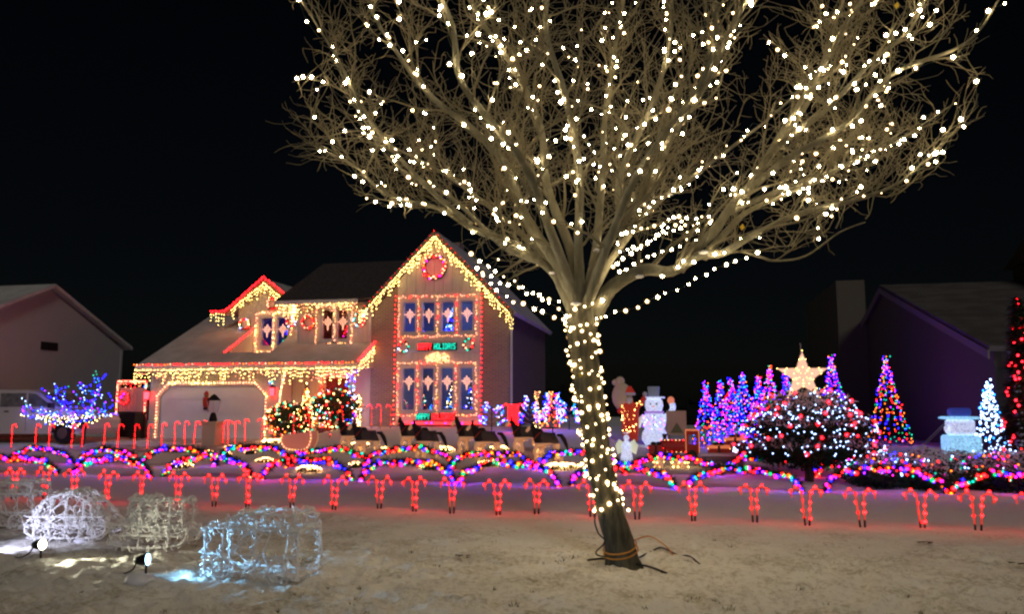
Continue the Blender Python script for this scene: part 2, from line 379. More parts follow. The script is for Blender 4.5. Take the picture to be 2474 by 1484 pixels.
# tower: brick strips, siding panel between them, gable boards
AX, AZ, SL = -8.96, 8.02, 1.03
tz = lambda x: AZ - .12 - SL * abs(x - AX)
b = MB()
b.prism([(-11.54, 28.65, .2), (-10.47, 28.65, .2), (-10.47, 28.65, tz(-10.47)), (-11.54, 28.65, tz(-11.54))], (0, .25, 0))
b.prism([(-7.24, 28.65, .2), (-6.2, 28.65, .2), (-6.2, 28.65, tz(-6.2)), (-7.24, 28.65, tz(-7.24))], (0, .25, 0))
b.box((-10.468, 28.62, .2), (-7.242, 28.85, .98))
hp(b, 'wall', BRICK)
b = MB(); b.box((-6.45, 28.902, .2), (-6.2, 36.5, tz(-6.2) - .02)); hp(b, 'wall', brick_mat('side_brick_shaded', (.13, .085, .065), (.10, .065, .05), (.17, .14, .12)))  # the side wall's shade is put into a darker copy of the brick
UW = [(-10.26 + i * .74, -10.26 + i * .74 + .56, 4.36, 5.56) for i in range(4)]
LW = [(-10.26 + i * .74, -10.26 + i * .74 + .56, 1.46, 3.09) for i in range(4)]
b = MB(); holed(b, -10.47, -7.24, .98, 5.85, 28.5, .16, UW + LW); hp(b, 'wall', SIDING)
n = 9; e = [-10.47 + i * (3.23 / n) for i in range(n + 1)]
for i in range(n):
    x0, x1 = e[i] + .006, e[i + 1] - .006; pts = [(x0, 28.5, 5.856), (x1, 28.5, 5.856), (x1, 28.5, tz(x1))]
    if x0 < AX < x1: pts.append((AX, 28.5, tz(AX)))
    pts.append((x0, 28.5, tz(x0))); hp(MB().prism(pts, (0, .15, 0)), 'siding_board', SIDING)
hp(MB().box((-10.5, 28.66, 5.86), (-7.2, 28.7, 6.4)), 'backing', SIDING)
for h in UW + LW: window(h, 28.5)
hp(MB().box((-10.47, 28.44, 3.62), (-7.24, 28.497, 3.72)), 'belt_board', WTRIM)
room(-10.46, -7.25, 28.67, 31.6, 4.05, 5.84, (.34, .38, .46), (.42, .5, 1), 8)
room(-10.46, -7.25, 28.67, 31.6, .99, 3.6, (.32, .36, .44), (.42, .48, 1), 9)
def roof_plane(name, quad, m, th=.14, parent=None):
    q = [Vector(p) for p in quad]; nrm = (q[1] - q[0]).cross(q[2] - q[0]).normalized()
    if nrm.z < 0: nrm = -nrm
    return hp(MB().prism(q, nrm * th), name, m, parent)
roof_plane('roof', [(AX, 28.25, AZ), (-11.9, 28.25, AZ - SL * (AX + 11.9)), (-11.9, 36.5, AZ - SL * (AX + 11.9)), (AX, 36.5, AZ)], ROOFSNOW)
roof_plane('roof', [(AX + .001, 28.25, AZ), (-5.95, 28.25, AZ + SL * (AX + 5.95)), (-5.95, 36.5, AZ + SL * (AX + 5.95)), (AX + .001, 36.5, AZ)], ROOFSNOW)
for sg, xe in ((-1, -11.92), (1, -5.93)):
    b = MB(); ze = AZ - SL * abs(xe - AX); b.prism([(AX, 28.2, AZ + .16), (xe, 28.2, ze + .16), (xe, 28.2, ze - .1), (AX, 28.2, AZ - .1)], (0, .048, 0)); hp(b, 'rake_board', TRIM)

# second storey wall and its roof
W2 = [(-13.62, -13.09, 4.16, 5.38), (-13.0, -12.47, 4.16, 5.38)]
b = MB(); holed(b, -14.5, -11.55, 3.7, 5.6, 28.65, .16, W2); hp(b, 'wall', SIDING)
hp(MB().box((-14.6, 28.66, 3.7), (-14.5, 33, 5.6)), 'wall', SIDING)
for x in (-14.55, -11.66): hp(MB().box((x, 28.6, 3.75), (x + .1, 28.648, 5.56)), 'corner_board', WTRIM)
for h in W2: window(h, 28.65)
room(-14.45, -11.6, 28.83, 31, 3.95, 5.5, (.4, .2, .17), (1, .25, .14), 3)
roof_plane('roof', [(-15.35, 28.25, 5.58), (-11.2, 28.25, 5.58), (-11.2, 32.4, 7.75), (-15.35, 32.4, 7.75)], ROOFDARK)
hp(MB().box((-15.35, 28.16, 5.53), (-11.95, 28.248, 5.68)), 'gutter', WTRIM)

# inset dormer
W3 = [(-16.95, -16.36, 4.05, 5.3), (-16.25, -15.66, 4.05, 5.3)]
DX, DZ, DS = -16.6, 6.72, .75
b = MB(); holed(b, -17.95, -15.2, 3.4, 5.52, 30, .16, W3); hp(b, 'wall', SIDING)
hp(MB().prism([(-17.95, 30, 5.522), (-15.25, 30, 5.522), (-15.25, 30, DZ - DS * (-15.25 - DX) - .05), (DX, 30, DZ - .05), (-17.95, 30, DZ - DS * (DX + 17.95) - .05)], (0, .15, 0)), 'wall', SIDING)
for h in W3: window(h, 30)
room(-17.5, -15.25, 30.18, 32.2, 3.9, 5.4, (.22, .2, .42), (.3, .25, 1), 2)
roof_plane('roof', [(DX, 29.6, DZ), (-18.4, 29.6, DZ - DS * (DX + 18.4) * 1), (-18.4, 33, DZ - DS * (DX + 18.4)), (DX, 33, DZ)], ROOFSNOW, .1)
roof_plane('roof', [(DX + .001, 29.6, DZ), (-14.9, 29.6, DZ - DS * (-14.9 - DX)), (-14.9, 33, DZ - DS * (-14.9 - DX)), (DX + .001, 33, DZ)], ROOFSNOW, .1)
for xe in (-18.42, -14.95):
    ze = DZ - DS * abs(xe - DX); hp(MB().prism([(DX, 29.55, DZ + .12), (xe, 29.55, ze + .12), (xe, 29.55, ze - .1), (DX, 29.55, DZ - .1)], (0, .048, 0)), 'rake_board', TRIM)
# garage roof with the well cut in front of the dormer
rz = lambda y: 3.1 + .51 * (y - 27)
for x0, x1, y0, y1 in ((-20.3, -17.3, 27, 32), (-17.298, -15.302, 27, 27.95), (-15.3, -14.62, 27, 32), (-14.618, -11.41, 27, 28.64)):
    roof_plane('roof', [(x0, y0, rz(y0)), (x1, y0, rz(y0)), (x1, y1, rz(y1)), (x0, y1, rz(y1))], ROOFSNOW, .12)
hp(MB().prism([(-17.3, 27.9, 3.5), (-17.3, 30, 3.62), (-17.3, 30, rz(30) + .1)], (.03, 0, 0)), 'cheek_wall', SIDING)
hp(MB().prism([(-15.33, 27.9, 3.5), (-15.33, 30, 3.62), (-15.33, 30, rz(30) + .1)], (.03, 0, 0)), 'cheek_wall', SIDING)
hp(MB().prism([(-17.26, 27.9, 3.55), (-15.34, 27.9, 3.55), (-15.34, 29.99, 3.68), (-17.26, 29.99, 3.68)], (0, 0, .06)), 'well_floor', SNOW)
hp(MB().box((-20.32, 26.88, 3.02), (-11.4, 26.995, 3.18)), 'gutter', WTRIM)
hp(MB().box((-20.3, 27.0, 2.98), (-11.43, 27.6, 3.02)), 'soffit', WTRIM)
hp(MB().prism([(-11.46, 27.02, 3.06), (-11.46, 28.64, 3.06), (-11.46, 28.64, rz(28.64))], (.04, 0, 0)), 'porch_gable', SIDING)
# garage wall and door
GD = (-19.72, -15.3, .3, 2.42)
b = MB(); holed(b, -20.15, -14.75, .1, 2.98, 27.6, .2, [GD]); hp(b, 'wall', SIDING)
b = MB(); b.box((-20.15, 27.802, .1), (-19.95, 36, 3.2)); hp(b, 'wall', BRICK)
b = MB(); b.box((-14.95, 27.802, .1), (-14.75, 28.64, 2.98)); b.box((-14.74, 28.66, .3), (-11.56, 28.84, 3.7)); hp(b, 'wall', SIDING)
gd = hp(MB().box((GD[0], 27.72, .3), (GD[1], 27.78, GD[3])), 'garage_door', GDOOR)
for i in range(4): MB().box((GD[0] + .02, 27.69, .33 + i * .525), (GD[1] - .02, 27.718, .33 + i * .525 + .512)).build('panel', GDOOR, gd)
for sg, x in ((1, GD[0]), (-1, GD[1])): hp(MB().prism([(x, 27.62, GD[3]), (x + sg * .42, 27.62, GD[3]), (x, 27.62, GD[3] - .42)], (0, .06, 0)), 'corner_bracket', SIDING)
# porch
PT = mat('porch_floor', (.3, .29, .28), .8)
hp(MB().box((-14.74, 27.2, .3), (-11.56, 28.65, .62)), 'porch_floor', PT)
dr = hp(MB().box((-13.3, 28.56, .64), (-12.4, 28.655, 2.7)), 'front_door', mat('red_door', (.30, .035, .03), .5))
for i in range(2):
    for j in range(2): MB().box((-13.2 + i * .43, 28.535, .75 + j * .98), (-12.83 + i * .43, 28.558, 1.62 + j * .98)).build('panel', MATS['red_door'], dr)
MB().ball((-12.47, 28.51, 1.6), .04, n=8).build('handle', mat('brass', (.6, .45, .2), .3, metal=1), dr)
hp(MB().box((-13.4, 28.6, .63), (-13.302, 28.658, 2.8)).box((-12.398, 28.6, .63), (-12.3, 28.658, 2.8)).box((-13.3, 28.602, 2.702), (-12.4, 28.66, 2.8)), 'door_frame', WTRIM)
for x in (-14.5, -11.75): hp(MB().lathe([(.1, .6), (.1, .7), (.075, .75), (.065, 2.8), (.1, 2.88), (.1, 2.98)], 10, (x, 27.3, 0)), 'porch_post', WTRIM, sm=True)
hp(MB().box((-9.9, 32.5, 7), (-9.2, 33.2, 8.6)), 'chimney', BRICK)
hp(MB().box((-6.17, 28.7, 1), (-6.09, 28.78, 5.1)), 'downspout', WTRIM)
hp(MB().box((-20, 35.8, .1), (-6.4, 36.3, 5)), 'wall', BRICK)

# ------------------------------------------------------------------ neighbouring houses
def neighbour_left():
    t = thing('neighbour_house', 'plain grey sided house in the dark behind the white van', 'house', (-28, 29, 0)); inv = Matrix.Translation((28, -29, 0))
    sd = mat('grey_siding', (.42, .42, .42), .8, bump=.2, bscale=6, stretch=(.3, .3, 8)); X = -26
    def a(b, n, m):
        o = b.build(n, m, t); o.matrix_parent_inverse = inv
    a(MB().prism([(X, 23.9, 0), (X, 33.4, 0), (X, 33.4, 4.35), (X, 28.7, 6.55), (X, 23.9, 4.35)], (-.2, 0, 0)), 'wall', sd)
    a(MB().box((-40, 23.9, 0), (X - .202, 24.1, 4.35)), 'wall', sd)
    for y0, y1 in ((28.7, 33.75), (28.699, 23.5)):
        z1 = 6.62 - .455 * abs(y1 - 28.7); a(MB().prism([(X + .3, y0, 6.62), (X + .3, y1, z1), (-40, y1, z1), (-40, y0, 6.62)], (0, 0, .14)), 'roof', ROOFSNOW)
    v = MB(); v.box((X, 28.45, 3.98), (X + .03, 29.35, 4.32)); a(v, 'gable_vent', BLACK)
    for i in range(5): a(MB().box((X + .031, 28.5, 4.01 + i * .06), (X + .05, 29.3, 4.03 + i * .06)), 'louver', mat('dark_louver', (.05, .045, .045), .7))
    a(MB().prism([(X + .002, 33.42, .1), (X + .002, 33.3, .1), (X + .002, 33.3, 4.3), (X + .002, 33.42, 4.3)], (.03, 0, 0)), 'corner_board', sd)
neighbour_left()
def neighbour_right():
    t = thing('neighbour_house', 'dark house with a wide chimney beyond the lit cone trees', 'house', (14, 36, 0)); inv = Matrix.Translation((-14, -36, 0))
    sd = mat('mauve_siding', (.11, .105, .06), .85, bump=.2, bscale=5, stretch=(.3, .3, 8)); X = 9
    def a(b, n, m):
        o = b.build(n, m, t); o.matrix_parent_inverse = inv; return o
    a(MB().prism([(X, 26.2, 0), (X, 50.7, 0), (X, 50.7, 3.3), (X, 38.45, 6.85), (X, 26.2, 3.3)], (.2, 0, 0)), 'wall', sd)
    a(MB().box((X + .202, 26.2, 0), (24, 26.4, 3.3)), 'wall', mat('tan_brick', (.17, .11, .09), .9))
    for y0, y1 in ((38.45, 25.8), (38.451, 51)):
        z1 = 6.92 - .292 * abs(y1 - 38.45); a(MB().prism([(X - .25, y0, 6.92), (X - .25, y1, z1), (24, y1, z1), (24, y0, 6.92)], (0, 0, .16)), 'roof', mat('dark_snowy_roof', (.09, .08, .075), .9, col2=(.13, .12, .11), scale=1))
    for y1 in (25.8, 51): a(MB().prism([(X - .3, 38.45, 6.96), (X - .3, y1, 6.96 - .292 * abs(y1 - 38.45)), (X - .3, y1, 6.7 - .292 * abs(y1 - 38.45)), (X - .3, 38.45, 6.7)], (.05, 0, 0)), 'rake_board', mat('pale_fascia', (.2, .19, .14), .7))
    a(MB().box((X - 1.35, 42.6, 0), (X - .01, 52.8, 7.95)), 'chimney', sd)
    a(MB().box((X + .4, 26.1, .3), (X + 3.0, 26.19, 2.4)), 'garage_door', mat('dim_door', (.2, .19, .2), .6))
    a(MB().box((15.5, 32, 5), (23, 42, 8.2)), 'upper_storey', sd)
    a(MB().prism([(15.2, 31.6, 8.15), (15.2, 42.4, 8.15), (15.2, 37, 10.2)], (8, 0, 0)), 'upper_roof', sd)
    a(MB().box((X + .25, 25.5, 0), (X + .6, 25.85, 3.2)), 'column', mat('white_column', (.5, .47, .47), .7))
neighbour_right()
def treeline():
    rnd = random.Random(17); b = MB(); x = -75.
    while x < 75:
        h = rnd.uniform(2.2, 4.2); w = rnd.uniform(1.2, 2.4); y = rnd.uniform(58, 66)
        for i in range(150):
            d = Vector((rnd.gauss(0, 1), rnd.gauss(0, 1), rnd.gauss(0, 1))).normalized() * rnd.uniform(.5, 1); p = Vector((x + d.x * w, y + d.y * w, h * .48 + d.z * h * .5)); e = Vector((rnd.gauss(0, 1), rnd.gauss(0, 1), rnd.gauss(0, 1))).normalized() * .45; s = e.orthogonal().normalized() * .3
            b.add([tuple(p - s), tuple(p + s), tuple(p + e)], [(0, 1, 2)])
        b.ball((x, y, h * .45), 1, n=9, k=6, sq=(w * .85, w * .8, h * .45)); x += w * 1.1
    tag(b.build('treeline', mat('night_foliage', (.006, .007, .006), .95), kind='stuff'), 'black line of evergreens far behind the houses', 'trees')
treeline()

# ------------------------------------------------------------------ the big bare tree and the lights on it
BARK = mat('bare_bark', (.12, .112, .074), .9, col2=(.19, .178, .125), scale=7, bump=.9, bscale=30, stretch=(1, 1, .35))
TRUNKBARK = mat('trunk_bark', (.05, .045, .03), .95, col2=(.12, .11, .075), scale=9, bump=1, bscale=26, stretch=(1.4, 1.4, .3))
TWIG = mat('twig_bark', (.135, .12, .075), .9)
def big_tree():
    rnd = random.Random(21); U = rnd.uniform
    T = thing('bare_tree', 'large bare tree wound with warm white bulbs standing in the snowy lawn', 'tree', TB); inv = Matrix.Translation(-TB)
    def part(b, n, m, sm=True):
        o = b.build(n, m, T, sm=sm); o.matrix_parent_inverse = inv; return o
    dep = (TB - CAM).dot(FH)
    tr = [(1507, 1382), (1503, 1350), (1494, 1300), (1474, 1235), (1446, 1110), (1425, 960), (1411, 850), (1405, 770), (1405, 728)]
    tp = spline([D(x, y, dep) for x, y in tr], 5); rad0 = [.195, .165, .148, .138, .134, .134, .142, .165, .10]
    tr_r = [lerp(rad0[min(i // 5, 8)], rad0[min(i // 5 + 1, 8)], (i % 5) / 5) for i in range(len(tp))]
    b = MB(); b.tube(tp, tr_r, 18)
    for i, v in enumerate(b.v):
        k = i // 18; c = tp[k]; w = 1 + .07 * math.sin(i % 18 * 1.7 + k * .25) + .05 * math.sin(i % 18 * 3.1 - k * .4) + U(-.02, .02)
        if k < 4: w += (4 - k) * .055 * (1 + math.sin(i % 18 * 1.05))
        b.v[i] = tuple(c + (Vector(v) - c) * w)
    part(b, 'trunk', TRUNKBARK)
    d = dep
    L = {
     'right': ([(1415, 800, 0), (1450, 735, -.02), (1500, 702, -.05), (1570, 672, -.1), (1640, 648, -.15), (1700, 620, -.2), (1765, 592, -.28), (1840, 560, -.35), (1940, 532, -.45), (2050, 497, -.5), (2150, 455, -.6), (2215, 405, -.7)], .10, .008),
     'ra': ([(1640, 652, -.15), (1668, 610, -.15), (1705, 560, -.18), (1755, 515, -.2), (1800, 468, -.25), (1880, 350, -.4), (1975, 195, -.5), (2060, 60, -.6), (2115, -80, -.7)], .072, .02),
     'rb': ([(1800, 468, -.25), (1900, 385, -.6), (2030, 275, -.8), (2160, 185, -1), (2300, 95, -1.2), (2410, 0, -1.3)], .045, .008),
     'rc': ([(1755, 515, -.2), (1860, 470, 0), (2000, 405, .2), (2150, 335, .4), (2290, 240, .6)], .04, .006),
     'rd': ([(1880, 350, -.4), (1990, 270, -.6), (2110, 160, -.7), (2210, 50, -.8), (2270, -60, -.9)], .035, .01),
     're': ([(1835, 415, -.3), (1950, 250, -.1), (2015, 110, .1), (2045, -40, .3)], .035, .012),
     'rf': ([(1700, 622, -.2), (1760, 555, -.1), (1830, 505, .1), (1960, 440, .3), (2090, 370, .5), (2200, 290, .6)], .05, .006),
     'rg': ([(1790, 606, -.25), (1840, 622, -.3), (1872, 640, -.35), (1930, 610, -.45), (2000, 560, -.5), (2080, 520, -.55)], .02, .005),
     'left': ([(1400, 790, 0), (1362, 705, 0), (1310, 635, 0), (1230, 582, -.05), (1140, 545, -.1), (1040, 518, -.2), (940, 470, -.3), (850, 425, -.4), (755, 365, -.5)], .072, .007),
     'lb': ([(1400, 780, 0), (1355, 655, -.05), (1300, 522, -.1), (1240, 420, -.2), (1160, 335, -.3), (1060, 240, -.4), (960, 150, -.5), (870, 40, -.6)], .075, .012),
     'lc': ([(1403, 770, 0), (1383, 620, .05), (1345, 460, .1), (1300, 320, .15), (1240, 170, .2), (1170, 30, .3), (1130, -70, .3)], .07, .018),
     'ld': ([(1310, 635, 0), (1210, 590, .3), (1090, 500, .6), (950, 370, 1), (840, 220, 1.3)], .045, .008),
     'le': ([(1405, 760, -.02), (1330, 560, -.5), (1240, 400, -1.1), (1150, 230, -1.7), (1080, 60, -2.1), (1050, -60, -2.3)], .06, .015),
     'lf': ([(1405, 750, .1), (1300, 605, .8), (1180, 500, 1.4), (1050, 400, 1.8), (900, 320, 2.1)], .055, .01),
     'lg': ([(1140, 545, -.1), (1020, 440, -.3), (900, 300, -.5), (800, 160, -.6), (735, 20, -.7)], .035, .008),
     'ca': ([(1405, 760, 0), (1397, 600, -.2), (1380, 420, -.5), (1370, 250, -.8), (1345, 80, -1), (1335, -70, -1.1)], .06, .02),
     'cb': ([(1412, 760, 0), (1437, 640, .1), (1472, 530, .2), (1522, 400, .35), (1570, 250, .5), (1612, 100, .6), (1640, -70, .7)], .07, .02),
     'cc': ([(1412, 755, .05), (1440, 600, .4), (1450, 430, .7), (1480, 250, .9), (1500, 60, 1.1), (1508, -70, 1.2)], .06, .02),
     'cd': ([(1416, 760, 0), (1462, 600, -.2), (1540, 462, -.4), (1640, 330, -.6), (1720, 200, -.8), (1790, 60, -.9), (1830, -70, -1)], .065, .018),
     'ce': ([(1410, 755, -.05), (1480, 560, -.6), (1570, 380, -1.2), (1680, 180, -1.8), (1760, 0, -2.2)], .055, .016),
     'cf': ([(1412, 750, .1), (1480, 622, .8), (1600, 500, 1.5), (1720, 400, 2), (1850, 300, 2.4), (1950, 180, 2.6)], .055, .012),
    }
    limbs = {}; secs = {}; tw = MB(); nsec = 0
    def wander(p0, dr, length, r0, r1, n, up, kink):
        pts = [p0]; dr = dr.normalized(); st = length / n; p = p0
        for i in range(n):
            dr = (dr + Vector((U(-kink, kink), U(-kink, kink), U(-kink, kink) + up))).normalized(); p = p + dr * st; pts.append(p)
        return pts, [lerp(r0, r1, i / n) for i in range(n + 1)]
    top = tp[-3]
    def inside(p):
        q = p - top; h = q.z; x = q.dot(RT); y = q.dot(FH)
        if h < -.1: return False
        ax = (4.05 if x > 0 else 3.0) * min(1, .25 + h * .55) + .12; ay = 2.7 * min(1, .3 + h * .5)
        return (x / ax) ** 2 + (y / ay) ** 2 < 1 and h < 4.6
    for key, (pl, r0, r1) in L.items():
        c = [D(x, y, d + o) for x, y, o in pl]
        pts = spline([p + Vector((U(-.11, .11), U(-.11, .11), U(-.09, .09))) * (0 if i < 2 else 1) for i, p in enumerate(c)], 5)
        n = len(pts); rr = [lerp(r0, r1, (i / (n - 1)) ** .75) * U(.93, 1.07) for i in range(n)]
        o = part(MB().tube(pts, rr, 9), 'limb', BARK); limbs[key] = (pts, rr); secs[key] = []
        total = sum((b_ - a_).length for a_, b_ in zip(pts, pts[1:])); acc = 0; nxt = total * .2
        for i in range(n - 1):
            seg = pts[i + 1] - pts[i]; acc += seg.length
            while acc > nxt:
                nxt += U(.11, .27); f = acc / total; p = pts[i + 1]
                side = Vector((U(-1, 1), U(-1, 1), U(-.35, .9))).normalized(); dr = seg.normalized() * U(.5, 1.1) + side * U(.6, 1.0)
                out = (p - top); out.z *= .4; dr = dr + out.normalized() * .25
                ln = U(.6, 1.65) * (1.05 - .5 * f); q, rq = wander(p, dr, ln, max(.009, rr[i + 1] * .46), .004, 8, .05, .33)
                q = [x for x in q if inside(x)]
                if len(q) < 3: continue
                tw.tube(q, rq[:len(q)], 4, cap=False); secs[key].append(q); nsec += 1
                for j in range(1, len(q)):
                    for _ in range(rnd.choice([0, 1, 1, 2, 2])):
                        p2 = q[j]; d2 = (q[j] - q[j - 1]).normalized() * U(.5, 1) + Vector((U(-1, 1), U(-1, 1), U(-.5, .9))).normalized() * .8
                        q2, r2 = wander(p2, d2, U(.2, .6), .0050, .0026, 4, .05, .42)
                        if not inside(q2[-1]): continue
                        tw.tube(q2, r2, 3, cap=False)
                        for j2 in range(1, 5):
                            if rnd.random() < .55:
                                d3 = (q2[j2] - q2[j2 - 1]).normalized() * .7 + Vector((U(-1, 1), U(-1, 1), U(-.6, .8))).normalized() * .8
                                q3, r3 = wander(q2[j2], d3, U(.1, .26), .0036, .0022, 3, .03, .5); tw.tube(q3, r3, 3, cap=False)
    part(tw, 'crown', TWIG)
    # snow lying in the forks
    for x, y, o, s in ((1478, 570, .12, .06), (1442, 605, -.02, .05), (1335, 660, -.08, .05), (1392, 735, -.14, .07), (1545, 668, -.2, .06), (1700, 610, -.3, .06), (1620, 470, .2, .04)):
        c = D(x, y, d + o); bb = MB(); bb.ball((0, 0, 0), s * .62, n=9, k=6, sq=(1.3, .9, .5))
        for i, v in enumerate(bb.v): bb.v[i] = tuple(c + Vector(v) * U(.7, 1.2))
        part(bb, 'snow_patch', SNOW)
    for x, y, o in ((1787, 548, -.35), (1397, 905, -.2), (2160, 12, -1)):
        c = D(x, y, d + o); part(MB().add([tuple(c), tuple(c + Vector((.03, -.02, .025))), tuple(c + Vector((.05, 0, -.01))), tuple(c + Vector((.02, .01, -.035)))], [(0, 1, 2, 3)]), 'dead_leaf', mat('yellow_leaf', (.6, .42, .03), .6), False)
    # strings of bulbs, one thing for each limb
    NAMES = {'right': 'thick lowest limb reaching right', 'ra': 'limb that forks up from the low right limb', 'rb': 'outermost upper right branch', 'rc': 'level right branch behind the upper fork', 'rd': 'second branch of the upper right fan', 're': 'upright branch at the right shoulder of the crown', 'rf': 'thin branch just above the low right limb', 'left': 'lowest limb reaching left over the gable', 'lb': 'long diagonal upper left limb', 'lc': 'steep limb left of the crown middle', 'ld': 'rear branch above the low left limb', 'le': 'forward limb at the upper left', 'lf': 'rear left limb of the crown', 'lg': 'outermost branch at the left edge of the crown', 'ca': 'upright limb just left of the middle', 'cb': 'upright limb just right of the middle', 'cc': 'rear upright limb in the crown middle', 'cd': 'limb leaning right from the crown middle', 'ce': 'forward limb leaning up and right', 'cf': 'rear right limb of the crown'}
    def string(label, paths, step, j=.02, keep=1, kind='tree', br=.0158):
        t = thing('light_string', label, 'string lights', group='warm white strings in the bare tree')
        for pts in paths:
            q = resample(pts, step)
            if len(q) < 2: continue
            q = [p + Vector((U(-j, j), U(-j, j), U(-j, j) - .01)) for p in q]; wire_of(q, t, WIRE, .0035)
            for p in q:
              if rnd.random() < keep: link('bulb', bulb_mesh('treedim' if kind == 'tree' and rnd.random() < .3 else kind, br), t, p, (U(-1, 1), U(-1, 1), 0), U(.5, 1.35))
    cnt = 0
    for key, nm in NAMES.items():
        pts, rr = limbs[key]; n = len(pts); i0 = int(n * U(.25, .5)); paths = []
        side = Vector((U(-1, 1), -1, U(-1, .4))).normalized()
        mainp = [p + side * (r + .018) for p, r in zip(pts[i0:], rr[i0:])]
        ss = secs[key]; rnd.shuffle(ss)
        for q in ss[:max(2, int(len(ss) * .5))]: paths.append([x + Vector((0, -.012, -.012)) for x in q])
        string('warm white bulb string along the ' + nm, [mainp] + paths, .125, .06, .56)
    # trunk wrap
    w = []; turns = 18
    for k in range(turns * 14):
        f = k / (turns * 14); y = lerp(1232, 745, f); i = min(len(tp) - 2, max(1, min(range(len(tp)), key=lambda a: abs(tp[a].z - D(1440, y, d).z))))
        z = D(1440, y, d).z; a, c = (tp[i], tp[i + 1]) if z > tp[i].z else (tp[i - 1], tp[i]); q = a.lerp(c, max(0, min(1, (z - a.z) / max(.001, c.z - a.z)))); r = tr_r[i] * 1.06 + .02
        an = f * turns * 6.283; w.append(q + (RT * math.cos(an) + FH * math.sin(an)) * r + Vector((0, 0, .05 * math.sin(an * 1.3) + U(-.012, .012))))
    string('warm white bulb string wound closely around the leaning trunk', [w], .10, .022, 1, 'wrap', .0165)
    dp = lambda *a: spline([D(x, y, d + o) for x, y, o in a], 5)
    string('warm white strings sagging from the low left limb to the trunk', [dp((1135, 610, -.3), (1215, 665, -.25), (1290, 705, -.2), (1375, 765, -.2)), dp((1150, 640, -.5), (1210, 710, -.4), (1290, 742, -.3), (1390, 790, -.25)), dp((1165, 660, .2), (1240, 690, .2), (1330, 720, .15), (1385, 728, 0))], .11)
    string('warm white string hanging below the low right limb', [dp((1440, 770, -.2), (1500, 750, -.25), (1570, 725, -.3), (1650, 692, -.35), (1740, 640, -.4), (1830, 610, -.5)), dp((1455, 720, -.15), (1520, 640, .3), (1620, 600, .5), (1720, 570, .6))], .11)
    string('warm white strings strung across the dark gap right of the fork', [dp((1480, 640, .5), (1540, 600, .7), (1600, 560, .8), (1680, 540, 1)), dp((1500, 610, .6), (1570, 580, .8), (1650, 530, 1), (1720, 520, 1.1)), dp((1510, 560, .5), (1580, 545, .6), (1640, 520, .8))], .1)
    # cords round the foot
    def ring(z0, turns, r, ph, n=30):
        out = []
        for k in range(n + 1):
            an = ph + turns * 6.283 * k / n; z = z0 + .10 * k / n + .05 * math.sin(an + .6); i = min(range(len(tp)), key=lambda a: abs(tp[a].z - z)); out.append(tp[i] + (RT * math.cos(an) + FH * math.sin(an)) * (tr_r[i] * 1.07 + r * .5) + Vector((0, 0, z - tp[i].z)))
        return out
    g = lambda x, y, h=.02: G(x, y) + Vector((0, 0, h))
    o = MB().tube(ring(.12, 2.1, .02, 2.6, 44) + spline([g(1540, 1335, .14), g(1570, 1325, .13), g(1610, 1335, .06), g(1630, 1355, .02)], 4), .008, 6).build('extension_cord', mat('orange_cord', (.5, .22, .03), .5)); tag(o, 'orange extension cord looped around the tree foot', 'cord')
    o = MB().tube(spline([g(1420, 1362, .03), g(1460, 1358, .03), g(1500, 1366, .03), g(1540, 1372, .03), g(1575, 1380, .03), g(1612, 1392, .02)], 5), .011, 6).build('cable', BLACK); tag(o, 'black cable lying across the snow in front of the tree foot', 'cable')
    o = MB().tube(spline([D(1440, 1236, d - .2), D(1437, 1262, d - .22), D(1446, 1290, d - .22), D(1462, 1310, d - .24), D(1440, 1335, d - .26), D(1452, 1345, d - .26), D(1490, 1345, d - .26)], 5), .008, 6).build('cable', BLACK); tag(o, 'dark lamp cable hanging down the left of the trunk', 'cable')
    o = MB().tube(spline([g(1545, 1355, .03), g(1575, 1342, .04), g(1600, 1336, .05), g(1640, 1348, .02), g(1665, 1352, .03), g(1692, 1368, .01)], 5), .010, 6).build('cable', BLACK); tag(o, 'black cable half buried in the snow right of the tree foot', 'cable')
    edge = MB(); rn = random.Random(4)
    for k in range(150):
        an = rn.uniform(2.0, 6.9); c = TB + (RT * math.cos(an) * .68 + FH * math.sin(an) * .5) * rn.uniform(.93, 1.06); h = rn.uniform(.005, .03); l = rn.uniform(-.04, .04)
        if rn.random() < .5 + .5 * math.sin(an * 3.1): edge.add([(c.x - .006, c.y, 0), (c.x + .006, c.y, 0), (c.x + l, c.y - .02, h + .02)], [(0, 1, 2)])
    tag(edge.build('edging_grass', mat('edge_grass', (.03, .027, .014), .9), kind='stuff'), 'dark grass edge ringing the tree foot', 'grass')
big_tree()

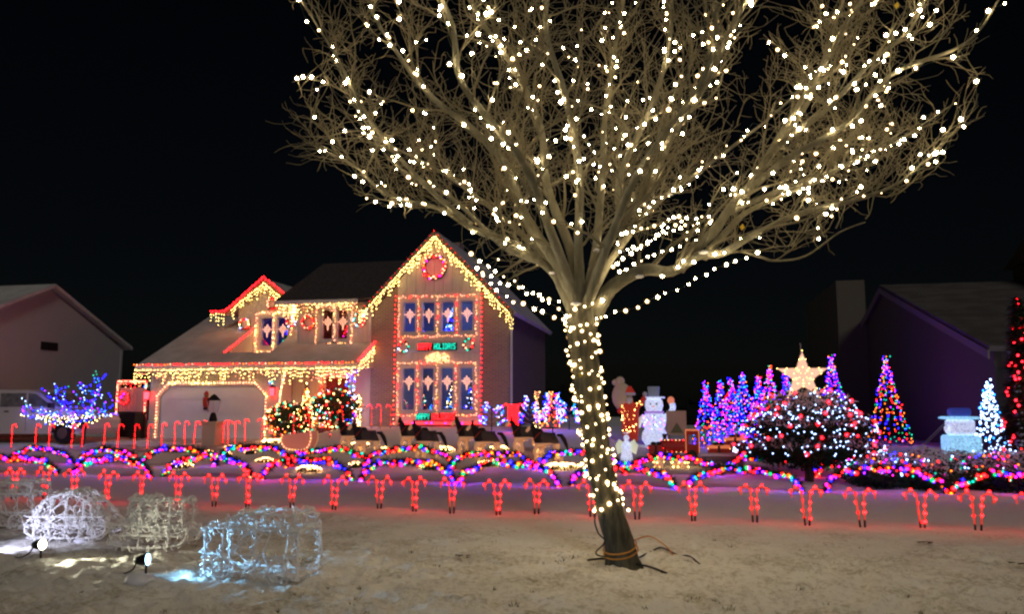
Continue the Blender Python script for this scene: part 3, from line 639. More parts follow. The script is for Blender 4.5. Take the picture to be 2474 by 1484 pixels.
# ------------------------------------------------------------------ lights and ornaments fixed to the house
NEEDLE = mat('pine_needles', (.018, .04, .018), .85)
TINSEL = mat('garland_needles', (.015, .035, .018), .8)
def needle_ring(b, pts, L, per, m=None, rnd=random):
    for p in pts:
        for k in range(per):
            d = Vector((rnd.gauss(0, 1), rnd.gauss(0, 1), rnd.gauss(0, 1))).normalized(); s = d.orthogonal() * .007; q = p + d * L * rnd.uniform(.6, 1.1)
            b.add([tuple(p + s), tuple(p - s), tuple(q)], [(0, 1, 2)], m)
def wreath(label, c, r, cols, nb, br=.03, bow=False):
    t = thing('wreath', label, 'wreath', c, group='lit wreaths on the house')
    circ = [Vector((math.cos(a) * r, 0, math.sin(a) * r)) for a in [6.283 * i / 40 for i in range(40)]]
    b = MB(); b.tube(circ, r * .16, 6, closed=True); needle_ring(b, circ, r * .34, 9); b.build('needles', NEEDLE, t)
    for i in range(nb):
        a = 6.283 * (i + random.uniform(-.3, .3)) / nb; q = r * random.uniform(.85, 1.15); link('bulb', bulb_mesh(pick(cols), br), t, (math.cos(a) * q, -r * .25, math.sin(a) * q), (1.2, 0, random.uniform(0, 6)))
    if bow:
        bw = MB()
        for s in (-1, 1): bw.ball((s * r * .35, -r * .3, -r * .95), r * .3, n=8, k=5, sq=(1.2, .5, .7))
        bw.ball((0, -r * .33, -r * .95), r * .16, n=6, k=4); bw.build('bow', mat('red_bow', (.5, .02, .03), .5), t)
    return t
MIX = ('pink', 'red', 'ice', 'green', 'red', 'pink')
wreath('large ring of rose and white lights high on the tall gable', P(1050, 645, 28.42), .42, ('red', 'pink', 'red', 'red', 'magenta', 'pink', 'orange'), 46, .034)
wreath('small dotted wreath left of the upper lettered sign', P(975, 838, 28.38), .19, ('red', 'teal', 'cool', 'pink'), 9, .035)
wreath('small dotted wreath right of the upper lettered sign', P(1132, 832, 28.38), .19, ('red', 'teal', 'pink', 'red'), 8, .035)
wreath('wreath with red bow under the dormer peak', P(659, 733, 29.9), .22, MIX, 16, .03, True)
wreath('wreath left of the dormer windows under the short eave', P(592, 783, 29.9), .22, ('cool', 'red', 'red', 'pink', 'ice'), 15, .03, True)
wreath('wreath with red bulbs left of the upstairs window pair', P(746, 778, 28.55), .24, ('red', 'orange', 'red', 'pink'), 18, .028)
wreath('wreath beside the tower corner right of the upstairs window pair', P(869, 772, 28.55), .23, ('cool', 'red', 'pink', 'teal'), 18, .03)
wreath('wreath squeezed right of the dormer windows', P(703, 778, 29.9), .2, ('pink', 'cool', 'red'), 12, .03)

EY = 26.84
icicles('long icicle lights hanging over the garage and porch', (-20.3, EY, 3.02), (-11.4, EY, 3.02), .62, ('ice', 'ice', 'ice', 'pink'), .05, .021)
light_string('red bulbs along the gutter of the garage roof', [(-20.35, EY, 3.2), (-11.4, EY, 3.2)], .13, ('red', 'red', 'orange', 'pink'), .026)
light_string('red bulbs up the short porch roof edge beside the brick tower', [(-11.36, 27, 3.27), (-11.36, 28.6, 4.08)], .05, ('red',), .026)
icicles('short icicle lights under the porch roof edge beside the tower', (-11.38, 27.1, 3.15), (-11.38, 28.6, 3.9), .55, ('ice', 'ice', 'pink'), .07, .02)
icicles('icicle lights along the upstairs eave above the window pair', (-15.1, 28.12, 5.52), (-11.95, 28.12, 5.52), .52, ('ice', 'ice', 'pink', 'amber'), .065, .022)
icicles('icicle lights at the inner corner of the dormer and upstairs eave', (-15.25, 29.45, 5.7), (-14.9, 29.0, 5.6), .9, ('ice',), .05, .022)
icicles('icicle lights in the corner where the upstairs eave meets the tower', (-11.85, 28.15, 5.2), (-11.55, 28.15, 5.3), .95, ('ice',), .06, .022)
rk = lambda x: AZ - SL * abs(x - AX)
icicles('icicle lights down the left slope of the tall gable', (AX, 28.15, AZ - .05), (-11.8, 28.15, rk(-11.8) - .05), .55, ('ice',), .05, .021)
icicles('icicle lights down the right slope of the tall gable', (AX, 28.15, AZ - .05), (-6.1, 28.15, rk(-6.1) - .05), .5, ('ice',), .055, .021)
light_string('sparse red bulbs on the left roof edge of the tall gable', [(AX, 28.14, AZ + .12), (-11.9, 28.14, rk(-11.9) + .12)], .24, ('red',), .010)
light_string('sparse red bulbs on the right roof edge of the tall gable', [(AX, 28.14, AZ + .12), (-6.0, 28.14, rk(-6.0) + .12)], .24, ('red',), .010)
dk = lambda x: DZ - DS * abs(x - DX)
icicles('icicle lights under the left slope of the dormer gable', (DX, 29.5, DZ - .08), (-18.0, 29.5, dk(-18) - .08), .5, ('ice',), .055, .022)
icicles('icicle lights under the right slope of the dormer gable', (DX, 29.5, DZ - .08), (-15.0, 29.5, dk(-15) - .08), .6, ('ice',), .055, .022)
icicles('icicle lights at the left end of the dormer eave', (-18.9, 29.5, 5.42), (-18.3, 29.5, 5.42), .55, ('ice',), .08, .022)
light_string('dense red bulbs tracing the dormer roof peak', [(-18.95, 29.48, 5.5), (-18.3, 29.48, dk(-18.35) + .1), (DX, 29.48, DZ + .16), (-15.0, 29.48, dk(-15) + .14)], .055, ('red',), .03, .03)
light_string('red bulbs on the sloping roof edge left of the dormer well', [(-17.25, 27.95, 3.72), (-17.25, 30, rz(30) + .16)], .06, ('red',), .026)
def outline(label, xs, z0, z1, Y, cols, step=.085, r=.024, wob=.035, bottom=True, off=0):
    t = thing('light_string', label, 'string lights', group='bulb outlines round the windows'); pts = []
    W_ = lambda p: p + Vector((random.uniform(-wob, wob), 0, random.uniform(-wob, wob)))
    runs = [[(xs[0], Y, z1), (xs[-1], Y, z1)], [(xs[0], Y, z0), (xs[-1], Y, z0)]] + [[(x, Y, z0), (x, Y, z1)] for x in xs]
    for q in runs:
        q = [W_(p) for p in resample(q, step)]; wire_of(q, t); pts += q
    bulbs_joined(pts, cols, r, t, .008); return t
PK = ('pink', 'pink', 'amber', 'pink', 'red')
mx = [-10.36] + [-10.17 + .74 * i + .56 - .005 for i in range(3)] + [-7.35]
mx = [-10.38, -9.61, -8.87, -8.13, -7.38]
outline('rose white bulbs framing the four upper tower windows', mx, 4.22, 5.72, 28.40, PK, .095, .021)
outline('rose white bulbs framing the four lower tower windows', mx, 1.32, 3.24, 28.40, PK, .095, .021)
outline('rose white bulbs framing the upstairs window pair', [-13.78, -13.04, -12.33], 4.02, 5.5, 28.56, ('pink', 'pink', 'amber'), .085)
outline('rose white bulbs framing the two dormer windows', [-17.08, -16.3, -15.52], 3.85, 5.45, 29.9, ('pink', 'pink', 'ice'), .085)
light_string('red bulbs up the left edge of the tower siding', [(-10.52, 28.42, 1), (-10.52, 28.42, 5.9)], .17, ('red', 'red', 'pink'), .021)
light_string('red bulbs up the right edge of the tower siding', [(-7.18, 28.42, 1), (-7.18, 28.42, 5.9)], .17, ('red',), .021)
light_string('red bulbs along the foot of the tower siding', [(-10.5, 28.42, 1.02), (-7.2, 28.42, 1.02)], .09, ('red', 'red', 'magenta'), .028)
light_string('rose bulbs outlining the garage door with cut corners', [(GD[0] - .08, 27.55, .35), (GD[0] - .08, 27.55, 2.06), (GD[0] + .38, 27.55, 2.52), (GD[1] - .38, 27.55, 2.52), (GD[1] + .08, 27.55, 2.06), (GD[1] + .08, 27.55, .35)], .12, ('pink', 'pink', 'ice'), .03)
icicles('yellow lights falling down the right corner of the tower', (-6.15, 28.5, 5.1), (-6.02, 28.5, 5.1), 3.2, ('ice',), .045, .015)
# star lights in the windows
def star_shape(r):
    pts = []
    for i in range(16):
        a = 6.283 * i / 16; q = r * (.42 if i % 2 else (1 if i % 4 == 0 else .72))
        if i == 12: q = r * 1.55
        pts.append((math.cos(a) * q, 0, math.sin(a) * q))
    return pts
STARM = glow('star_tube', (1, .42, .24), 3.2)
STARME = MB().tube(star_shape(.21), .0062, 5, closed=True).mesh('outline', STARM)
RINGME = MB().tube([(.05 * math.cos(a), 0, .05 * math.sin(a)) for a in [6.283 * i / 10 for i in range(10)]], .005, 5, closed=True).mesh('hub', STARM)
def star(h, Y, where, up=.0):
    c = ((h[0] + h[1]) / 2, Y, (h[2] + h[3]) / 2 + up); t = thing('star_light', 'glowing eight pointed star in the ' + where, 'star light', c, group='star lights in the windows'); link('outline', STARME, t); link('hub', RINGME, t)
for i, w in enumerate(('leftmost', 'second', 'third', 'rightmost')):
    star(UW[i], 28.53, w + ' upper window of the tower', .1); star(LW[i], 28.53, w + ' lower window of the tower', .28)
star(W2[0], 28.68, 'left window of the upstairs pair', .1); star(W2[1], 28.68, 'right window of the upstairs pair', .1)
star(W3[0], 30.03, 'left dormer window', .1); star(W3[1], 30.03, 'right dormer window', .1)
# lettered signs
FONT = {'H': '10001 10001 10001 11111 10001 10001 10001', 'A': '01110 10001 10001 11111 10001 10001 10001', 'P': '11110 10001 10001 11110 10000 10000 10000', 'Y': '10001 10001 01010 00100 00100 00100 00100', 'O': '01110 10001 10001 10001 10001 10001 01110', 'L': '10000 10000 10000 10000 10000 10000 11111', 'I': '01110 00100 00100 00100 00100 00100 01110', 'D': '11110 10001 10001 10001 10001 10001 11110', 'S': '01111 10000 10000 01110 00001 00001 11110'}
def sign(label, c, c1, c2):
    t = thing('lettered_sign', label, 'sign', c, group='lettered bulb signs'); w = 1.46; st = w / 83; MB().box((-w / 2 - .03, .02, -.03), (w / 2 + .03, .035, .24)).build('board', mat('sign_board', (.03, .03, .03), .8), t); x = -w / 2
    for word, col in (('HAPPY', c1), ('HOLIDAYS', c2)):
        b = MB()
        for ch in word:
            for r_, row in enumerate(FONT[ch].split()):
                for k, v in enumerate(row):
                    if v == '1': b.octa((x + k * st, 0, .21 - r_ * .031), .0115, BULB[col])
            x += st * 6
        x += st * 5; b.build('lettering', None, t)
sign('red and green HAPPY HOLIDAYS bulb sign between the window rows', P(1056, 845, 28.38), 'red', 'teal')
sign('green and red HAPPY HOLIDAYS bulb sign below the lower windows', P(1052, 1015, 28.36), 'teal', 'red')
t = thing('light_motif', 'amber mesh of bulbs shaped like a rounded crown above the lower windows', 'light motif', P(1057, 874, 28.4)); pts = []
for k in range(260):
    x, z = random.uniform(-.46, .46), random.uniform(0, .36)
    if z < .36 - .5 * abs(x) ** 1.6 - .03 * math.sin(x * 14): pts.append((x, random.uniform(-.03, .03), z))
bulbs_joined(pts, ('amber', 'amber', 'pink'), .014, t); MB().tube([(-.46, 0, 0), (-.46, 0, .2), (-.25, 0, .33), (0, 0, .36), (.25, 0, .33), (.46, 0, .2), (.46, 0, 0)], .01, 4, closed=True).build('frame', WHITEWIRE, t)
# lanterns by the garage door, ornament on it
def lantern(label, c):
    t = thing('wall_lantern', label, 'lantern', c, group='red wall lanterns by the garage door')
    MB().lathe([(.05, -.16), (.09, -.15), (.1, .1), (.085, .12)], 6, m=glow('red_lantern_glass', (1, .02, .03), 7)).build('lens', None, t)
    MB().lathe([(.13, .12), (.02, .24), (.02, .28)], 6).build('cap', BLACK, t); MB().box((-.05, .1, -.12), (.05, .16, .2)).box((-.02, .02, .13), (.02, .14, .17)).build('bracket', BLACK, t)
    link('bulb', bulb_mesh('teal', .035), t, (.02, -.05, .36)); link('bulb', bulb_mesh('azure', .035), t, (-.06, -.05, .33))
lantern('glowing red wall lantern left of the garage door', P(354, 955, 27.45)); lantern('glowing red wall lantern right of the garage door', P(657, 946, 27.45))
t = thing('door_ornament', 'small red figure ornament hanging on the garage door', 'ornament', P(498, 968, 27.64))
MB().lathe([(.05, -.26), (.1, -.24), (.13, -.02), (.11, .1), (.06, .12)], 10).build('coat', mat('ornament_red', (.35, .03, .025), .7), t)
MB().ball((0, 0, .18), .08, n=10, k=7).build('head', mat('ornament_brown', (.25, .12, .05), .7), t); MB().lathe([(.08, -.36), (.1, -.3), (.08, -.262)], 10).build('boots', BLACK, t); MB().lathe([(.1, .22), (.07, .3), (.02, .36)], 10).build('hat', MATS['ornament_red'], t)
# side gate with red lights
t = thing('garden_gate', 'pale wooden side gate with red lights at the garage corner', 'gate', GY(318, 28)); gx = t.location.x
for i in range(7): MB().box((-.55 + i * .158, -.02, .05), (-.55 + i * .158 + .145, .02, 1.95)).build('plank', mat('gate_wood', (.45, .38, .33), .8), t)
MB().box((-.57, .022, .4), (.57, .07, .5)).box((-.57, .022, 1.5), (.57, .07, 1.6)).build('brace', MATS['gate_wood'], t); MB().box((-.68, -.05, 0), (-.58, .05, 2.15)).box((.58, -.05, 0), (.68, .05, 2.15)).box((-.7, -.06, 2.152), (.7, .06, 2.25)).build('gate_frame', MATS['gate_wood'], t)
gp = t.location
light_string('red and rose bulbs framing the side gate', [gp + Vector((-.63, -.08, .8)), gp + Vector((-.63, -.08, 2.2)), gp + Vector((.63, -.08, 2.2)), gp + Vector((.63, -.08, .8))], .075, ('red', 'pink', 'pink'), .03)
icicles('short red and rose icicle lights on the side gate', gp + Vector((-.6, -.09, 2.15)), gp + Vector((.6, -.09, 2.15)), .3, ('red', 'pink', 'amber'), .06, .024)
wreath('red lit wreath hanging on the side gate', gp + Vector((-.25, -.12, 1.55)), .2, ('fire', 'red', 'red'), 16, .035)
t = thing('wheelie_bin', 'dark lidded bin standing in front of the side gate', 'bin', GY(322, 27.3)); MB().prism([(-.3, -.3, .06), (.3, -.3, .06), (.34, -.34, .95), (-.34, -.34, .95)], (0, .62, 0)).build('body', BLACK, t); MB().box((-.37, -.38, .955), (.37, .32, 1.02)).build('lid', BLACK, t)
for x in (-.26, .26): MB().lathe([(.09, -.03), (.09, .03)], 10, (x, .3, .09), axis=(1, 0, 0)).build('wheel', BLACK, t)

# ------------------------------------------------------------------ decorated trees indoors
def leafy(b, c, rad, n, L, mats, rnd, shell=.55, flat=1, droop=.0):
    c = Vector(c)
    for i in range(n):
        d = Vector((rnd.gauss(0, 1), rnd.gauss(0, 1), rnd.gauss(0, 1))).normalized(); q = shell + (1 - shell) * rnd.random(); q *= 1 + .14 * math.sin(d.x * 6 + d.z * 4) * math.cos(d.y * 5)
        p = c + Vector((d.x * rad[0] * q, d.y * rad[1] * q, d.z * rad[2] * q)); e = Vector((rnd.gauss(0, 1), rnd.gauss(0, 1), rnd.gauss(0, .7))).normalized() * L * rnd.uniform(.5, 1.2); s = e.orthogonal().normalized() * L * .22
        m = mats[1] if len(mats) > 1 and d.z > .15 and rnd.random() < .6 * d.z + .15 else mats[0]
        b.add([tuple(p - s), tuple(p + e * .6), tuple(p + s), tuple(p + e)] if False else [tuple(p - s), tuple(p + s), tuple(p + e + s * .3), tuple(p + e - s * .3)], [(0, 1, 2, 3)], m)
def conifer(b, c, h, r, n, L, mats, rnd):
    c = Vector(c)
    for i in range(n):
        f = rnd.random() ** .75; z = h * (1 - f); tier = .75 + .25 * ((z / h * 7) % 1 < .5); q = r * f * tier * math.sqrt(rnd.uniform(.3, 1)); a = rnd.uniform(0, 6.283)
        p = c + Vector((math.cos(a) * q, math.sin(a) * q, z)); e = Vector((math.cos(a), math.sin(a), rnd.uniform(-.6, .3))) * L * rnd.uniform(.6, 1.2); s = Vector((-math.sin(a), math.cos(a), .2)) * L * .25
        m = mats[1] if len(mats) > 1 and rnd.random() < .3 else mats[0]
        b.add([tuple(p - s), tuple(p + s), tuple(p + e)], [(0, 1, 2)], m)
def indoor_tree(label, c, h, r, cols, nb, br=.022):
    rnd = random.Random(int(c[0] * 100)); t = thing('indoor_christmas_tree', label, 'christmas tree', c); b = MB(); conifer(b, (0, 0, .15), h - .15, r, 500, .12, [NEEDLE], rnd); b.build('needles', NEEDLE, t); MB().tube([(0, 0, 0), (0, 0, h * .8)], .03, 5).build('trunk', TRIM, t)
    pts = []
    for i in range(nb):
        f = rnd.random() ** .7; a = rnd.uniform(0, 6.283); q = r * f * 1.02; pts.append((math.cos(a) * q, math.sin(a) * q, .15 + (h - .15) * (1 - f)))
    bulbs_joined(pts, cols, br, t)
indoor_tree('blue lit indoor tree behind the third upper tower window', (-8.52, 29.25, 4.06), 1.3, .38, ('blue', 'azure', 'cool', 'azure'), 110, .026)
indoor_tree('violet lit indoor tree low behind the leftmost upper tower window', (-9.85, 29.4, 4.06), .75, .28, ('purple', 'blue'), 40)
indoor_tree('indoor tree behind the leftmost lower tower window', (-9.8, 29.5, 1.0), 1.3, .4, ('pink', 'ice', 'cool', 'teal'), 40, .018)
indoor_tree('blue lit indoor tree behind the third lower tower window', (-8.5, 29.4, 1.0), 1.7, .42, ('azure', 'azure', 'ice'), 80)
indoor_tree('green tinted indoor tree behind the rightmost lower tower window', (-7.75, 29.4, 1.0), 1.75, .4, ('azure', 'ice', 'cool', 'blue'), 70, .02)
indoor_tree('blue glowing indoor tree behind the second lower tower window', (-9.25, 29.6, 1.0), 1.3, .36, ('azure', 'purple', 'cool'), 60)
indoor_tree('red lit indoor tree behind the right window of the upstairs pair', (-12.7, 29.3, 3.96), 1.1, .35, ('red', 'red', 'magenta'), 80)
indoor_tree('violet and green indoor tree behind the right dormer window', (-15.95, 30.6, 3.92), 1.1, .36, ('purple', 'blue', 'teal', 'green'), 70)

# ------------------------------------------------------------------ candy canes
STEMM = mat('cane_tube', (.6, .16, .13), .4, emit=(1, .04, .025), k=.24)
FARSTEM = mat('far_cane_tube', (.55, .10, .08), .4, emit=(1, .06, .04), k=.12)
def cane_path(h, r, n=7): return [Vector((0, 0, .07)), Vector((0, 0, h * .5)), Vector((0, 0, h - r))] + [Vector((r - r * math.cos(a), 0, h - r + r * math.sin(a))) for a in [math.pi * (i + 1) / n for i in range(n)]] + [Vector((2 * r, 0, h - r - .05))]
def cane_meshes(h, r, tr, m): return MB().tube(cane_path(h, r), tr, 6, m).mesh('stem', None, True), MB().lathe([(.004, -.06), (tr * 1.15, -.02), (tr * 1.15, .10)], 6, m=BLACK).mesh('stake')
NEAR = cane_meshes(.50, .068, .0125, STEMM); FAR = cane_meshes(.78, .085, .010, FARSTEM)
def cane(label, loc, rz, lean, me, h, r, col, br, step, group, ph=0):
    t = thing('candy_cane', label, 'candy cane', loc, rz, group); t.rotation_euler = (0, lean, rz)
    link('stem', me[0], t); link('stake', me[1], t)
    for p in resample(cane_path(h, r)[0:], step)[1 if ph else 0:]: link('bulb', bulb_mesh(col, br), t, p + Vector((random.uniform(-.01, .01), -.012, random.uniform(-.015, .015) + .03)), (random.uniform(-.5, .5), random.uniform(-.5, .5), 0), random.uniform(.8, 1.15))
pairs = [(-60, 1203), (33, 1205), (108, 1204), (178, 1207), (258, 1216), (340, 1219), (428, 1221), (518, 1227), (598, 1228), (705, 1230), (805, 1232), (917, 1233), (1000, 1238), (1092, 1242), (1203, 1247), (1297, 1246), (1432, 1250), (1540, 1254), (1676, 1258), (1825, 1264), (1952, 1270), (2085, 1276), (2230, 1280), (2365, 1288), (2500, 1292)]
for i, (px, py) in enumerate(pairs):
    c = G(px, py)
    for s, w in ((-1, 'hook turned left'), (1, 'hook turned right')):
        if random.random() < .0: continue
        cane('red lit candy cane, %s pair from the left in the front row, %s' % (ordinal(i), w), c + Vector((s * random.uniform(.018, .035), random.uniform(-.02, .02), 0)), 0 if s > 0 else math.pi, R(random.uniform(1, 6)), NEAR, .50, .068, 'canered', .023, .115, 'front row of candy canes', i % 2)
far = [(-25, 1088), (27, 1087), (85, 1087), (118, 1088), (172, 1088), (197, 1087), (251, 1086), (284, 1087), (324, 1090), (356, 1090), (390, 1085), (422, 1080), (446, 1079), (468, 1079), (488, 1077), (539, 1076), (551, 1077), (568, 1078), (592, 1071), (630, 1070), (663, 1068), (706, 1066), (746, 1066), (797, 1062), (828, 1060)]
for i, (px, py) in enumerate(far):
    c = G(px, py); cane('thin red lit candy cane, %s from the left in the rear driveway row' % ordinal(i), c, math.pi if px > 600 else 0, R(random.uniform(-3, 3)), FAR, .80, .085, 'red', .0135, .075, 'rear row of candy canes')
for i, (px, w) in enumerate(((898, 'left'), (920, 'middle'), (944, 'right'))): cane('thin red lit candy cane, %s of three at the tower foot' % w, GY(px, 26.5), math.pi, 0, FAR, .80, .085, 'red', .0135, .075, 'canes at the tower foot')
for i, (px, py, w) in enumerate(((1780, 1118, 'leftmost of the cluster under the round bush'), (1796, 1118, 'second of the cluster under the round bush'), (1822, 1116, 'third of the cluster under the round bush'), (1884, 1158, 'just right of the round bush edge'), (1985, 1135, 'behind the round bush trunk'))): cane('orange lit candy cane, ' + w, G(px, py), math.pi if i in (0, 3) else 0, R(random.uniform(-5, 5)), FAR, .62, .07, 'orange', .011, .05, 'orange candy canes')

# ------------------------------------------------------------------ garland arches in two rows along the walk
MULTI = ('red', 'red', 'red', 'blue', 'blue', 'purple', 'orange', 'teal', 'magenta', 'green', 'red', 'red', 'blue', 'orange')
def arch_pts(w, h, n=30, sd=0):
    out = []
    for i in range(n + 1):
        a = math.pi * i / n; x = -math.cos(a) * w / 2; z = h * math.sin(a) ** .8 + (.03 * math.sin(i / n * 17 + sd) + .02 * math.sin(i / n * 31 + sd * 2)) * math.sin(a); out.append(Vector((x, .04 * math.sin(i / n * 13 + sd), z)))
    return out
rr_ = random.Random(9)
def garland_mesh(w, h, sd):
    b = MB(); p = resample(arch_pts(w, h, 40, sd), .018); b.tube(arch_pts(w, h, 40, sd), .022, 5, TINSEL); needle_ring(b, p, .15, 15, TINSEL, rr_)
    b2 = [q + Vector((0, 0, .05)) for q in p if rr_.random() < .35]; needle_ring(b, b2, .05, 2, SNOW, rr_); return b.mesh('tinsel')
def arch(label, c, group, nb, br):
    ww, hh = random.uniform(2.05, 2.25), random.uniform(.42, .52); random.seed(c.x); sd = random.random() * 9
    t = thing('garland_arch', label, 'garland arch', c, random.uniform(-.1, .1), group); MB_ = garland_mesh(ww, hh, sd); link('tinsel', MB_, t)
    for p in resample(arch_pts(ww, hh, 40, sd), 2.1 / nb):
        if random.random() < .1: continue
        a = random.uniform(2.4, 7.0); q = .06; link('bulb', bulb_mesh(pick(MULTI), br), t, p + Vector((random.uniform(-.03, .03), -abs(math.cos(a)) * q, math.sin(a) * q)), (random.uniform(-2, 2), random.uniform(-2, 2), 0), random.choice([.6, .7, .85, 1, 1.2, 1.5]))
x0 = GY(986, 16.6).x; k = 0
for px in (-190, 50, 280, 510, 745, 986, 1227, 1500, 1790, 2128, 2440):
    x = GY(px, 16.6).x; arch('multicolour lit garland arch, %s from the left in the near row' % ordinal(k), Vector((x, 16.6, gz(x, 16.6) - .01)), 'near row of garland arches', 58, .028); k += 1
k = 0
for i in range(-6, 6):
    x = x0 + 2.13 * (i + .58); arch('multicolour lit garland arch, %s from the left in the far row' % ordinal(k), Vector((x, 19.3, gz(x, 19.3) - .01)), 'far row of garland arches', 50, .027); k += 1
# ------------------------------------------------------------------ horses and sleigh
CREAM = mat('lit_cream_fabric', (.62, .45, .30), .8, emit=(1, .42, .18), k=.13)
HBLACK = mat('black_plush', (.018, .015, .015), .85); HBACK = mat('grey_brown_plush', (.07, .055, .05), .85)
def skin_mesh(name, verts, edges, rad, sub=2, root=0):
    me = bpy.data.meshes.new(name); me.from_pydata(verts, edges, []); o = bpy.data.objects.new(name, me); COL.objects.link(o)
    m = o.modifiers.new('skin', 'SKIN'); m.use_smooth_shade = True; sv = me.skin_vertices[0].data
    for i, r in enumerate(rad): r = r if hasattr(r, '__len__') else (r, r); sv[i].radius = r; sv[i].use_root = i == root
    s = o.modifiers.new('sub', 'SUBSURF'); s.levels = sub; s.render_levels = sub
    dg = bpy.context.evaluated_depsgraph_get(); out = bpy.data.meshes.new_from_object(o.evaluated_get(dg)); out.name = name
    COL.objects.unlink(o); bpy.data.objects.remove(o); return out
def horse_mesh():
    V = [(-.02, 0, .66), (-.30, 0, .70), (.26, 0, .68), (.38, 0, .80), (.47, 0, .95), (.52, 0, 1.03), (.60, 0, .96), (.68, 0, .86)]; E = [(0, 1), (0, 2), (2, 3), (3, 4), (4, 5), (5, 6), (6, 7)]; Rr = [.165, .16, .165, .12, .085, .07, .06, .045]
    def leg(root, pts, rs):
        p = root
        for q, r in zip(pts, rs): V.append(q); Rr.append(r); E.append((p, len(V) - 1)); p = len(V) - 1
    for s in (-1, 1):
        f = .05 * s
        leg(2, [(.27 + f, s * .09, .48), (.30 + f * 2, s * .09, .30), (.26 + f * 2, s * .09, .16), (.28 + f * 2, s * .09, .06), (.29 + f * 2, s * .09, .01)], [.075, .052, .042, .065, .06])
        leg(1, [(-.28 - f, s * .10, .50), (-.22 - f, s * .10, .36), (-.34 - f * 2, s * .10, .25), (-.30 - f * 2, s * .10, .08), (-.29 - f * 2, s * .10, .01)], [.105, .068, .046, .06, .062])
    me = skin_mesh('body', V, E, Rr, 2)
    for m in (CREAM, HBLACK, HBACK): me.materials.append(m)
    for p in me.polygons:
        c = p.center
        p.material_index = 0 if (c.z < .53 or (c.x > .545 and c.z > .75)) else (1 if c.x > .2 else 2)
    me.polygons.foreach_set('use_smooth', [True] * len(me.polygons)); return me
HM = horse_mesh()
TAIL = MB().tube([(-.26, 0, .78), (-.38, 0, .77), (-.47, 0, .64), (-.54, 0, .48), (-.58, 0, .34)], [.035, .06, .065, .05, .015], 7).mesh('tail', HBLACK, True)
MANE = MB().prism([(.34, -.018, .92), (.43, -.018, 1.04), (.50, -.018, 1.10), (.53, -.018, 1.06), (.45, -.018, .95), (.38, -.018, .82)], (0, .036, 0)).mesh('mane', HBLACK)
EAR = MB().lathe([(.028, 0), (.024, .05), (.003, .11)], 6).mesh('ear', HBLACK)
COLLAR = MB().lathe([(.165, -.02), (.185, 0), (.165, .02)], 12, (.33, 0, .74), axis=(.75, 0, .65)).mesh('collar', mat('red_harness', (.25, .03, .025), .6))
hl = [Vector((x, y * 1.25, z)) for x, y, z in ((.30, .09, .3), (.28, .09, .12), (.30, -.09, .3), (.28, -.09, .12), (-.22, .1, .36), (-.3, .1, .1), (-.22, -.1, .36), (-.3, -.1, .1), (0, -.13, .5), (.15, -.14, .5), (-.15, -.14, .5), (.3, -.12, .45), (-.28, -.15, .45))]
HB = MB()
for p in hl:
    for k in range(4): HB.octa(p + Vector((random.uniform(-.04, .04), -.035, random.uniform(-.09, .09))), .008, BULB['amber'])
HB = HB.mesh('bulbs')
def horse(label, loc, rz):
    t = thing('horse_figure', label, 'horse figure', loc, rz, 'team of lit horse figures'); t.scale = (.88, .88, .88); link('body', HM, t); link('tail', TAIL, t); link('mane', MANE, t); link('collar', COLLAR, t)
    for s in (-1, 1): link('ear', EAR, t, (.49, s * .045, 1.07))
    o = link('bulbs', HB, t); o['kind'] = 'stuff'
for i, (fx, fx2) in enumerate(((808, 843), (953, 986), (1089, 1128), (1222, 1270))):
    for px, Y, w in ((fx, 21.6, 'rear'), (fx2, 20.8, 'near')):
        p = GY(px, Y); horse('black and cream lit horse figure, %s one of the %s team from the left' % (w, ordinal(i)), Vector((p.x + .6, Y, gz(p.x + .6, Y) - .01)), math.pi + random.uniform(-.12, .12))
def sleigh():
    c = GY(728, 20.7); t = thing('lit_sleigh', 'cream lit open sleigh with curled runners left of the horses', 'sleigh', c)
    side = spline([(-.42, 0, .62), (-.46, 0, .45), (-.3, 0, .26), (0, 0, .22), (.3, 0, .26), (.42, 0, .5), (.40, 0, .72)], 4)
    run = spline([(-.5, 0, .3), (-.55, 0, .2), (-.48, 0, .06), (-.3, 0, .02), (.2, 0, .02), (.45, 0, .05)], 4)
    for s in (-1, 1):
        o = [p + Vector((0, s * .2, 0)) for p in side]; MB().tube(o, .028, 6).build('side_rail', CREAM, t); MB().tube([p + Vector((0, s * .2, 0)) for p in run], .022, 6).build('runner', CREAM, t)
        for x in (-.25, .25): MB().tube([(x, s * .2, .03), (x, s * .2, .25)], .014, 5).build('strut', CREAM, t)
    n = len(side); b = MB(); b.add([(p.x, -.19, p.z) for p in side] + [(p.x, .19, p.z) for p in side], [(i, i + 1, n + i + 1, n + i) for i in range(n - 1)]); b.prism([(p.x, -.185, p.z) for p in side], (0, .012, 0)); b.build('shell', mat('sleigh_pink', (.45, .2, .16), .7, emit=(1, .25, .15), k=.12), t)
    bulbs_joined([p + Vector((0, -.24, 0)) for p in resample(side, .09)], ('amber', 'pink'), .016, t)
sleigh()

